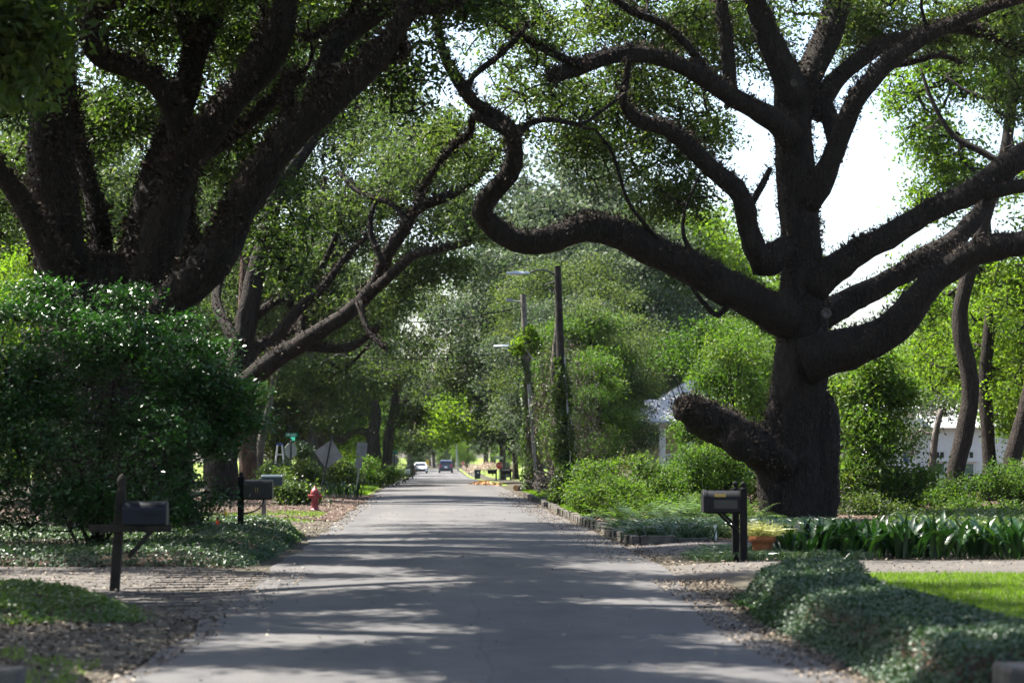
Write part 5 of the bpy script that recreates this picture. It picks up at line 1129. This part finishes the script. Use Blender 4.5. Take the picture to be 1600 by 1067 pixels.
# ------------------------------------------------------------------ cars
def car(x, y_, lab, paint, suv, rear):
    """rear=True: seen from behind (drives away, +Y)."""
    g = float(drop(y_)) + .045; root = empty('car', (x, y_, g), lab, 'car'); s = 1 if rear else -1       # s: -Y end is the rear when 1
    Wd, Ln, Hb, Ht = (1.9, 4.75, 1.05, 1.74) if suv else (1.8, 4.6, .95, 1.45)
    def Yp(t): return y_ + s * t
    hw = Wd / 2
    if suv: low = [(-2.35, .42), (-2.37, .7), (-2.3, 1.02), (-1.9, 1.07), (1.0, 1.06), (1.7, 1.0), (2.2, .9), (2.35, .7), (2.33, .35), (1.9, .28), (-1.9, .28)]
    else: low = [(-2.25, .4), (-2.3, .65), (-2.2, .92), (-1.5, .97), (.9, .94), (1.6, .86), (2.15, .74), (2.28, .55), (2.25, .3), (1.9, .22), (-1.9, .22)]
    def loft(prof, w0, w1, z0, z1):
        b = B(); n_ = len(prof); V = []
        for sx in (-1, 1): V += [(x + sx * (w0 + (w1 - w0) * min(1, max(0, (z - z0) / (z1 - z0)))), Yp(t), g + z) for t, z in prof]
        return b.add(V, [(i, (i + 1) % n_, n_ + (i + 1) % n_, n_ + i) for i in range(n_)] + [tuple(range(n_))[::-1], tuple(range(n_, 2 * n_))])
    bd = loft(low, hw, hw * .97, .5, 1.1).build('body', paint, root, .05)
    cab = [(-2.2, 1.04), (-1.95, 1.66), (-1.6, 1.74), (.1, 1.74), (.5, 1.66), (1.3, 1.03)] if suv else [(-1.75, .95), (-1.1, 1.36), (-.6, 1.44), (.2, 1.42), (.55, 1.36), (1.35, .92)]
    cb = loft(cab, hw * .95, hw * .76, .95, Ht).build('cabin', paint, root, .04)
    def pane(t0, z0, t1, z1, w0, w1, nm, mt, off):
        P = [(x - w0, Yp(t0), g + z0), (x + w0, Yp(t0), g + z0), (x + w1, Yp(t1), g + z1), (x - w1, Yp(t1), g + z1)]; d = np.array([0, Yp(off) - y_, .004 if abs(off) < .03 else .0])
        B().prism(P, d * .2, d).build(nm, mt, cb)
    if suv: pane(-2.16, 1.12, -1.98, 1.6, .8, .66, 'rear_window', 'car_glass', -.025); pane(1.2, 1.09, .56, 1.62, .8, .66, 'windscreen', 'car_glass', .03)
    else: pane(-1.68, 1.0, -1.14, 1.33, .74, .6, 'rear_window', 'car_glass', -.03); pane(1.26, .97, .6, 1.34, .76, .62, 'windscreen', 'car_glass', .03)
    for sx in (-1, 1):
        zt_, zb = (1.58, 1.14) if suv else (1.32, 1.02)
        tt = [(-1.8, zb), (-1.65, zt_), (.3, zt_), (.95, zb)] if suv else [(-1.3, zb), (-.9, zt_), (.35, zt_), (.95, zb)]
        wz = lambda z: hw * .95 + (hw * .76 - hw * .95) * (z - .95) / (Ht - .95)
        B().prism([(x + sx * wz(z), Yp(t), g + z) for t, z in tt], (sx * .002, 0, 0), (sx * .012, 0, 0)).build('side_window', 'car_glass', cb)
        for t in (-1.45, 1.42):
            wh = B().cyl((x + sx * (hw - .2), Yp(t), g + .33), (x + sx * (hw + .01), Yp(t), g + .33), .33, n=20).build('wheel', 'rubber', root)
            B().cyl((x + sx * (hw + .008), Yp(t), g + .33), (x + sx * (hw + .02), Yp(t), g + .33), .2, n=16).build('rim', 'grey_metal', wh)
        B().box((x + sx * (hw + .09), Yp(.85), g + (1.12 if suv else 1.0)), (.18, .1, .13)).build('mirror', paint, root, .02)
        zt_ = .93 if suv else .8
        B().box((x + sx * (hw - .2), Yp(-2.32 if suv else -2.24), g + zt_), (.34, .1, .2)).build('tail_light', 'tail_red', root, .02)
        B().box((x + sx * (hw - .25), Yp(2.24 if suv else 2.16), g + (.8 if suv else .68)), (.4, .12, .13)).build('headlight', 'lens', root, .02)
    B().box((x, Yp(2.34 if suv else 2.26), g + .46), (1.25, .06, .24)).build('grille', 'rubber', root, .02)
    B().box((x, Yp(-2.36 if suv else -2.28), g + .4), (1.6, .08, .22)).build('rear_bumper', 'rubber' if suv else paint, root, .03)
    B().box((x, Yp(-2.375 if suv else -2.3), g + .78), (.4, .02, .2)).build('number_plate', 'white_paint', root)
    return root
p = at(696.5, 737, 290); car(p[0], 290, 'dark navy sport utility car driving away down the road', 'car_navy', True, True)
p = at(657, 737, 285); car(p[0], 285, 'white car facing this way at the far left roadside', 'car_white', False, False)

# ------------------------------------------------------------------ poles, street lamps, wires
def ivy(root, axis0, axis1, n_, r0, size, mat='vine_leaf', name='vine', bias=1.0):
    t = rng.uniform(0, 1, n_) ** bias; a = rng.uniform(0, 6.283, n_); r_ = r0 * (1.2 - .6 * t) * rng.uniform(.7, 1.25, n_) * (1 + .35 * np.sin(t * 19 + 2 * np.sin(a)))
    P = np.array(axis0) + (np.array(axis1) - np.array(axis0)) * t[:, None] + np.stack([r_ * np.cos(a), r_ * np.sin(a), 0 * a], 1)
    V, F, v = leaves(P, size, up=.3, out=np.stack([np.cos(a), np.sin(a), 0 * a], 1) * .8, ratio=.8)
    tag(mk(name, V, F, mat, root, v), kind='stuff')
def lamp_head(root, c, arm_from, mat='lamp_grey'):
    b = B(); q = [arm_from]; n_ = 8; A0 = np.array(arm_from); A1 = np.array(c) + np.array([.35, 0, .02])
    q = [A0 + (A1 - A0) * t + np.array([0, 0, .16 * math.sin(math.pi * t)]) for t in np.linspace(0, 1, n_ + 1)]
    for u, v_ in zip(q[:-1], q[1:]): b.cyl(u, v_, .028, n=8)
    ar = b.build('lamp_arm', 'dark_post', root)
    b = B(); V = []; prof = [(-.36, .03, .02), (-.3, .1, .06), (0, .13, .085), (.28, .1, .07), (.4, .05, .04)]
    for t, w_, h_ in prof: V += [(c[0] + t, c[1] - w_, c[2]), (c[0] + t, c[1] - w_ * .6, c[2] + h_), (c[0] + t, c[1] + w_ * .6, c[2] + h_), (c[0] + t, c[1] + w_, c[2])]
    F = [(i * 4 + k, i * 4 + (k + 1) % 4, i * 4 + 4 + (k + 1) % 4, i * 4 + 4 + k) for i in range(4) for k in range(4)] + [(0, 1, 2, 3), (19, 18, 17, 16)]
    hd = b.add(V, F).build('lamp_head', mat, root, .01)
    B().box((c[0] - .05, c[1], c[2] - .02), (.42, .17, .04)).build('lens', 'lens', hd, .015)
# near lamp pole with ivy
Ya = 67.0; pb = at(884, 792, Ya); pb[2] = float(gz(pb[0], Ya)); pt = at(871, 416, Ya)
root = empty('lamp_pole', pb, 'dark wooden lamp pole clad in ivy beside the small stone post', 'pole')
B().cyl(pb - np.array([0, 0, .2]), pt, .17, .105, 16).build('pole', 'dark_pole_wood', root, smooth=False)
lamp_head(root, at(808, 428, Ya), at(871, 432, Ya))
b = B(); q0 = at(869, 458, Ya); q1 = at(850, 446, Ya)
b.cyl(q0, q1, .02, n=8); b.cyl(at(866, 440, Ya), q1, .02, n=8); b.build('arm_stay', 'dark_post', root)
d = np.array([.2, -.02, 0]); B().cyl(pb + np.array([.2, -.12, 0]), pt * .62 + pb * .38 + np.array([.12, -.12, 0]), .03, n=8).build('conduit', 'grey_metal', root)
ivy(root, pb, pb + (pt - pb) * .62, 5200, .3, .1, 'oak_leaf', bias=1.5)
b = B(); b.cyl(at(876, 560, Ya) + np.array([0, .1, 0]), at(905, 790, Ya) + np.array([.2, .2, 0]), .012, n=6); b.build('guy_wire', 'white_cable', root)
p = at(887, 794, 65.5); b = B().box((p[0] + .08, 65.5, float(gz(p[0], 65.5)) + .2), (.27, .27, .46)); o = b.build('stone_post', 'concrete', None, .05, base=(p[0] + .08, 65.5, float(gz(p[0], 65.5)))); tag(o, 'short pale stone post with rounded top beside the ivy lamp pole', 'post')
# second pole: grey conduit leaning on it
Yb = 92.0; pb = at(831, 768, Yb); pb[2] = float(gz(pb[0], Yb)); pt = at(817.5, 460, Yb)
root = empty('utility_pole', pb, 'weathered grey utility pole with a leafy vine tuft and leaning grey conduit', 'pole')
B().cyl(pb - np.array([0, 0, .2]), pt, .16, .115, 16).build('pole', 'pole_wood', root)
B().cyl(at(839, 769, Yb - .3), at(826, 600, Yb - .25), .085, .08, 12).build('conduit', 'grey_metal', root)
lamp_head(root, at(784, 541.5, Yb), at(816, 548, Yb))
b = B(); b.cyl(at(817, 472, Yb), at(798, 470, Yb), .03, n=8); b.box(at(796, 469, Yb), (.3, .14, .14)); b.build('fixture', 'grey_metal', root)
tuft = np.vstack([in_ell(700, at(824, 535, Yb), (.75, .6, .5)), in_ell(500, at(812, 545, Yb), (.5, .5, .35)), in_ell(400, at(826, 520, Yb), (.4, .4, .4)), in_ell(300, at(838, 540, Yb), (.3, .4, .5))]); V, F, v = leaves(tuft, .13, ratio=.7); tag(mk('vine_tuft', V, F, 'bright_leaf', root, v), kind='stuff')
ivy(root, pb, at(822, 560, Yb), 3000, .26, .12)
b = B()
for (a0, a1) in (((817, 540), (835, 563)), ((835, 563), (843, 565)), ((826, 600), (833, 632))): b.cyl(at(*a0, Yb - .3), at(*a1, Yb - .3), .015, n=6)
b.build('loose_cable', 'white_cable', root)
# third pole with equipment
Yc = 158.0; pb = at(788, 752, Yc); pb[2] = float(gz(pb[0], Yc)); pt = at(784, 571, Yc)
root = empty('utility_pole', pb, 'grey utility pole with transformer can behind the red stop sign', 'pole')
B().cyl(pb - np.array([0, 0, .2]), pt, .17, .12, 14).build('pole', 'pole_wood', root)
B().lathe([(.02, 0), (.24, .02), (.24, .62), (.2, .7), (.05, .74)], at(784.5, 618, Yc - .3) - np.array([0, 0, .35]), 14).build('transformer', 'grey_metal', root)
b = B()
for py in (601, 622): b.box(at(784, py, Yc), (1.3 if py == 622 else .7, .1, .1))
b.build('cross_arm', 'dark_pole_wood', root); B().cyl(at(783, 752, Yc), at(782, 640, Yc), .09, n=10).build('conduit', 'dark_post', root)
# another pole, partly behind pole two, and a far thin one
for px, Y_, top_, bot, r_, lab, mt in ((823, 104, 540, 762, .18, 'bare wooden pole close behind the leaning grey conduit', 'pole_wood'), (714, 320, 688, 737, .14, 'thin pale far pole beyond the driving car', 'grey_metal')):
    p0 = at(px + 2, bot, Y_); p0[2] = float(gz(p0[0], Y_)); p1 = at(px - 2, top_, Y_)
    root = empty('utility_pole', p0, lab, 'pole'); B().cyl(p0 - np.array([0, 0, .2]), p1, r_, r_ * .75, 12).build('pole', mt, root)
    B().lathe([(r_ * .76, 0), (r_ * .8, .03), (r_ * .3, .09)], p1, 12).build('cap', 'grey_metal', root)
def wire(a, b_, sag, lab, r_=.014, mat='cable'):
    a = np.array(a); b_ = np.array(b_); t = np.linspace(0, 1, 14)[:, None]; P = a + (b_ - a) * t; P[:, 2] -= sag * 4 * (t * (1 - t))[:, 0]
    V, F, _ = tube(P, np.full(len(P), r_), 6, 0); o = mk_at_base('overhead_wire', V, F, mat, P[0]); tag(o, lab, 'wire', 'overhead wires')
wire(at(818, 478, Yb), at(560, 500, Yb + 4), .35, 'thin black wire from the vine-tufted pole across to the left oaks', .024)
wire(at(784, 552, Yb), at(560, 558, Yb + 8), .15, 'thin black wire level with the small far lamp', .02)
wire(at(790, 622, Yc), at(420, 618, Yc - 30), .2, 'black wire crossing the road at the transformer pole', .032)
wire(at(784, 601, Yc), at(817.5, 470, Yb), .6, 'black wire strung between the two grey utility poles', .014)

# ------------------------------------------------------------------ brush pile and logs
c = at(935, 735, 80); n_ = 900; P = in_ell(n_, (c[0], 80, .55), (2.6, 1.5, .75)); d = rng.normal(size=(n_, 3)) * np.array([1, 1, .45]); d /= np.linalg.norm(d, axis=1)[:, None]; d *= rng.uniform(.25, .9, n_)[:, None]
P[:, 2] = np.maximum(P[:, 2], .08); u = np.cross(d, [.2, .3, .9]); u /= np.linalg.norm(u, axis=1)[:, None]; w_ = np.cross(u, d); w_ /= np.linalg.norm(w_, axis=1)[:, None]
R_ = rng.uniform(.008, .022, n_)[:, None]
V = np.stack([q + (u * math.cos(k) + w_ * math.sin(k)) * R_ for q in (P - d / 2, P + d / 2) for k in (0, 2.09, 4.19)], 1).reshape(-1, 3); i6 = np.arange(n_)[:, None] * 6
F = np.concatenate([i6 + np.array([[k, (k + 1) % 3, 3 + (k + 1) % 3, 3 + k]]) for k in range(3)])
root = empty('brush_pile', (c[0], 80, float(gz(c[0], 80))), 'tangled pile of dead grey-brown brush behind the ivy lamp pole', 'brush pile'); root['kind'] = 'stuff'
tag(mk('dead_twigs', V, F, 'dead_twig', root, np.repeat(rng.beta(2, 2, n_), 6)), kind='stuff')
Pl = in_ell(5000, (c[0], 80, .5), (2.6, 1.5, .75)); Pl[:, 2] = np.maximum(Pl[:, 2], .05); V, F, v = leaves(Pl, .11, ratio=.6, tri=True); tag(mk('dead_leaves', V, F, 'dead_twig', root, v), kind='stuff')
# hanging dead vines behind the poles
n_ = 420; a = rng.uniform(0, 1, n_); x_ = at(868, 700, 88)[0] + rng.normal(size=n_) * .75; top_ = rng.uniform(1.5, 6.5, n_); P = np.stack([x_, 88 + rng.normal(size=n_) * .5, top_], 1)
V, F = [], []
LV = rng.uniform(.6, 1.6, n_); d = np.stack([rng.normal(size=n_) * .25, rng.normal(size=n_) * .2, -LV], 1); u = np.array([[.012, 0, 0]]); w_ = np.array([[0, .012, 0]])
V = np.stack([P - u, P + w_, P + d + u, P + d - w_], 1).reshape(-1, 3); F = np.arange(n_ * 4).reshape(n_, 4)
nT = (at(868, 700, 88)[0], 88, float(gz(4.8, 88)))
T = Tree('dead_tree', (nT[0], 88, -.05), 88, 'grey_bark', 'vine-draped dead tree trunk between the lamp pole and the grey pole')
T.path([(nT[0], 88, -.1), (nT[0] + .1, 88, 2.5), (nT[0] - .05, 88, 5), (nT[0] + .1, 88, 7.2)], [.26, .2, .16, .07], 'trunk', 12, .1, fern=False)
tag(mk('dead_vine', V, F, 'dead_twig', T.root, np.repeat(rng.beta(2, 2, n_), 4)), kind='stuff')
Pl = np.vstack([in_ell(5200, (nT[0] + .4, 87.5, 3.4), (1.5, .8, 3.3)), in_ell(2200, (nT[0] + 1.3, 87, 1.8), (1.2, .8, 1.6))]); V, F, v = leaves(Pl, .1, ratio=.35, tri=True, up=.1); tag(mk('dead_vine_leaves', V, F, 'dead_twig', T.root, v), kind='stuff')
Pl = in_ell(1500, (nT[0], 88, 3.8), (1.1, .8, 3.4)); V, F, v = leaves(Pl, .12, ratio=.6, tri=True); tag(mk('vine', V, F, 'vine_leaf', T.root, v), kind='stuff')
for px, py, Y_, r_, lab in ((806, 765, 95, .13, 'cut orange log end beside the far stone edging'), (978, 727, 79, .16, 'freshly cut log on top of the brush pile'), (864, 752, 80, .14, 'small cut log leaning at the foot of the ivy lamp pole')):
    p = at(px, py, Y_); z = float(gz(p[0], Y_)) + r_ if py > 735 else p[2]
    root = empty('log', (p[0], Y_, z - r_), lab, 'log')
    B().cyl((p[0], Y_, z), (p[0] + .35, Y_ + .9, z - .02), r_, r_ * .92, 14).build('bark', 'grey_bark', root); B().cyl((p[0] - .004, Y_ - .01, z), (p[0], Y_, z), r_ * .93, n=14).build('cut_face', 'cut_wood', root)
P = rect(2500, 0, 1, 0, 1); c = ground(757, 757); P = np.stack([c[0] + rng.normal(size=2500) * .3, c[1] + rng.normal(size=2500) * 2.5, np.zeros(2500)], 1); P[:, 2] = gz(P[:, 0], P[:, 1]) + .03 + .14 * rng.uniform(0, 1, 2500) * np.exp(-((P[:, 0] - c[0]) / .5) ** 2)
V, F, v = leaves(P, .14, ratio=.4, tri=True); o = mk('pine_straw_heap', V, F, 'cut_wood', None, v); tag(o, 'small orange heap of pine straw at the road edge', 'pine straw', kind='stuff')

# ------------------------------------------------------------------ houses seen through the trees
def house(name, x0, x1, y0, y1, h, wall, lab, roofmat, rh=1.6, over=.35):
    g = float(gz((x0 + x1) / 2, y0)); root = empty(name, ((x0 + x1) / 2, y0, g), lab, 'house')
    wl = B().box(((x0 + x1) / 2, (y0 + y1) / 2, g + h / 2), (x1 - x0, y1 - y0, h)).build('wall', wall, root)
    cx, cy_ = (x0 + x1) / 2, (y0 + y1) / 2; a = (x0 - over, x1 + over, y0 - over, y1 + over); z = g + h + .01
    L_ = max(0, (x1 - x0) - (y1 - y0)) / 2
    V = [(a[0], a[2], z), (a[1], a[2], z), (a[1], a[3], z), (a[0], a[3], z), (cx - L_, cy_, z + rh), (cx + L_, cy_, z + rh)]
    rf = B().add(V, [(0, 1, 5, 4), (1, 2, 5), (2, 3, 4, 5), (3, 0, 4), (3, 2, 1, 0)]).build('roof', roofmat, root)
    B().box((cx, y0 - over - .02, z - .08), (x1 - x0 + 2 * over, .06, .18)).build('fascia', 'white_paint', root)
    for k in range(1, int((x1 - x0) / .5)):
        xx = a[0] + k * .5; t = min(1, (xx - a[0]) / max(.01, (cx - L_ - a[0])), (a[1] - xx) / max(.01, a[1] - cx - L_))
        B().cyl((xx, a[2], z + .02), (xx, a[2] + (cy_ - a[2]) * t, z + .02 + rh * t), .02, n=5).build('seam', roofmat, rf)
    return root, g
def window(root, x, y_, z, w_, h_, glass='window_glass', nx=2, nz=4):
    fr = B().box((x, y_ - .02, z), (w_ + .18, .06, h_ + .18)).build('window', 'white_paint', root)
    for i in range(nx):
        for k in range(nz):
            B().box((x + (i + .5) * w_ / nx - w_ / 2, y_ - .056, z + (k + .5) * h_ / nz - h_ / 2), (w_ / nx - .05, .01, h_ / nz - .05)).build('pane', glass, fr)
    B().box((x, y_ - .08, z - h_ / 2 - .12), (w_ + .3, .14, .06)).build('sill', 'white_paint', fr)
# cream house with white porch
Yh = 104; xa = at(985, 700, Yh)[0]; 
root, g = house('porch_house', xa, xa + 9, Yh, Yh + 8, 3.1, 'cream_wall', 'cream house with a white columned porch beyond the azaleas', 'metal_roof', 2.6)
xw = at(1024, 700, Yh)[0]; zw = at(1024, 675, Yh)[2]; window(root, xw, Yh, zw, .62, .95, 'green_glass')
B().box((xa + 1.0, Yh - .04, g + 1.05), (2.2, .05, .5)).build('trim_panel', 'white_paint', root)
xp = at(1035, 700, Yh - 2.6)[0]
for k in range(4): B().box((xp + .0 + k * 1.35, Yh - 2.5, g + 1.5), (.3, .3, 3.0)).build('column', 'white_paint', root, .02)
b = B(); rl = B().box((xp + 2.1, Yh - 2.5, g + 1.55), (4.2, .09, .08)).build('railing', 'white_paint', root)
for k in range(26): B().box((xp + .28 + k * .16, Yh - 2.5, g + 1.15), (.05, .05, .76)).build('baluster', 'white_paint', rl)
B().box((xp + 2.1, Yh - 1.3, g + .35), (4.7, 2.7, .7)).build('porch_floor', 'concrete', root)
z = g + 3.02; B().add([(xp - .6, Yh - 3.1, z), (xp + 5.2, Yh - 3.1, z), (xp + 5.2, Yh + .3, z + 1.1), (xp - .6, Yh + .3, z + 1.1), (xp - .6, Yh - 3.1, z + .12), (xp + 5.2, Yh - 3.1, z + .12), (xp + 5.2, Yh + .3, z + 1.22), (xp - .6, Yh + .3, z + 1.22)], [(0, 1, 5, 4), (1, 2, 6, 5), (2, 3, 7, 6), (3, 0, 4, 7), (0, 3, 2, 1), (4, 5, 6, 7)]).build('porch_roof', 'metal_roof', root)
# white house: tower and low wing
Yw = 92; x0 = at(1362, 700, Yw)[0]; x1 = at(1432, 700, Yw)[0]
root, g = house('white_house', x0, x1, Yw, Yw + 2.4, float(at(1400, 639, Yw)[2] - gz(20, Yw)), 'white_wall', 'white house with a small hip-roofed tower behind the slim trees', 'metal_roof', .62, .28)
x2 = at(1600, 700, Yw)[0]; hl = float(at(1400, 668, Yw)[2]) - g
B().box(((x1 + x2) / 2 + .02, Yw + 3, g + hl / 2), (x2 - x1, 5, hl)).build('wing_wall', 'white_wall', root)
V = [(x1 - .1, Yw + .2, g + hl), (x2 + .4, Yw + .2, g + hl), (x2 + .4, Yw + 5.8, g + hl), (x1 - .1, Yw + 5.8, g + hl), (x1 + 1.5, Yw + 3, g + hl + 1.1), (x2 - 1, Yw + 3, g + hl + 1.1)]
B().add(V, [(0, 1, 5, 4), (1, 2, 5), (2, 3, 4, 5), (3, 0, 4), (3, 2, 1, 0)]).build('wing_roof', 'metal_roof', root)
for px in (1472, 1518): 
    q = at(px, 733, Yw); window(root, q[0], Yw + .48, q[2], .42, .5, 'green_glass', 1, 1); window(root, q[0], Yw + .48, q[2] + .62, .42, .3, 'window_glass', 2, 1)
q = at(1402, 664, Yw); B().box((q[0], Yw - .03, q[2]), (.26, .05, .6)).build('shutter', 'blue_paint', root); window(root, q[0] - .55, Yw, q[2], .6, .6)
q = at(1416, 715, Yw); B().box((q[0], Yw - .03, q[2]), (.2, .05, .5)).build('shutter', 'blue_paint', root)

# ------------------------------------------------------------------ the air: a thin even haze round the whole place
hz, ht = newmat('haze_air')
pv = N(ht, 'ShaderNodeVolumePrincipled'); pv.inputs['Color'].default_value = (.86, .92, 1, 1); pv.inputs['Density'].default_value = .000045; pv.inputs['Anisotropy'].default_value = .3
ho = N(ht, 'ShaderNodeOutputMaterial'); ht.links.new(pv.outputs[0], ho.inputs['Volume'])
o = B().box((0, 240, 14), (700, 520, 36)).build('haze', 'haze_air'); o['kind'] = 'stuff'; tag(o, 'thin pale haze hanging in the air along the street', 'haze')
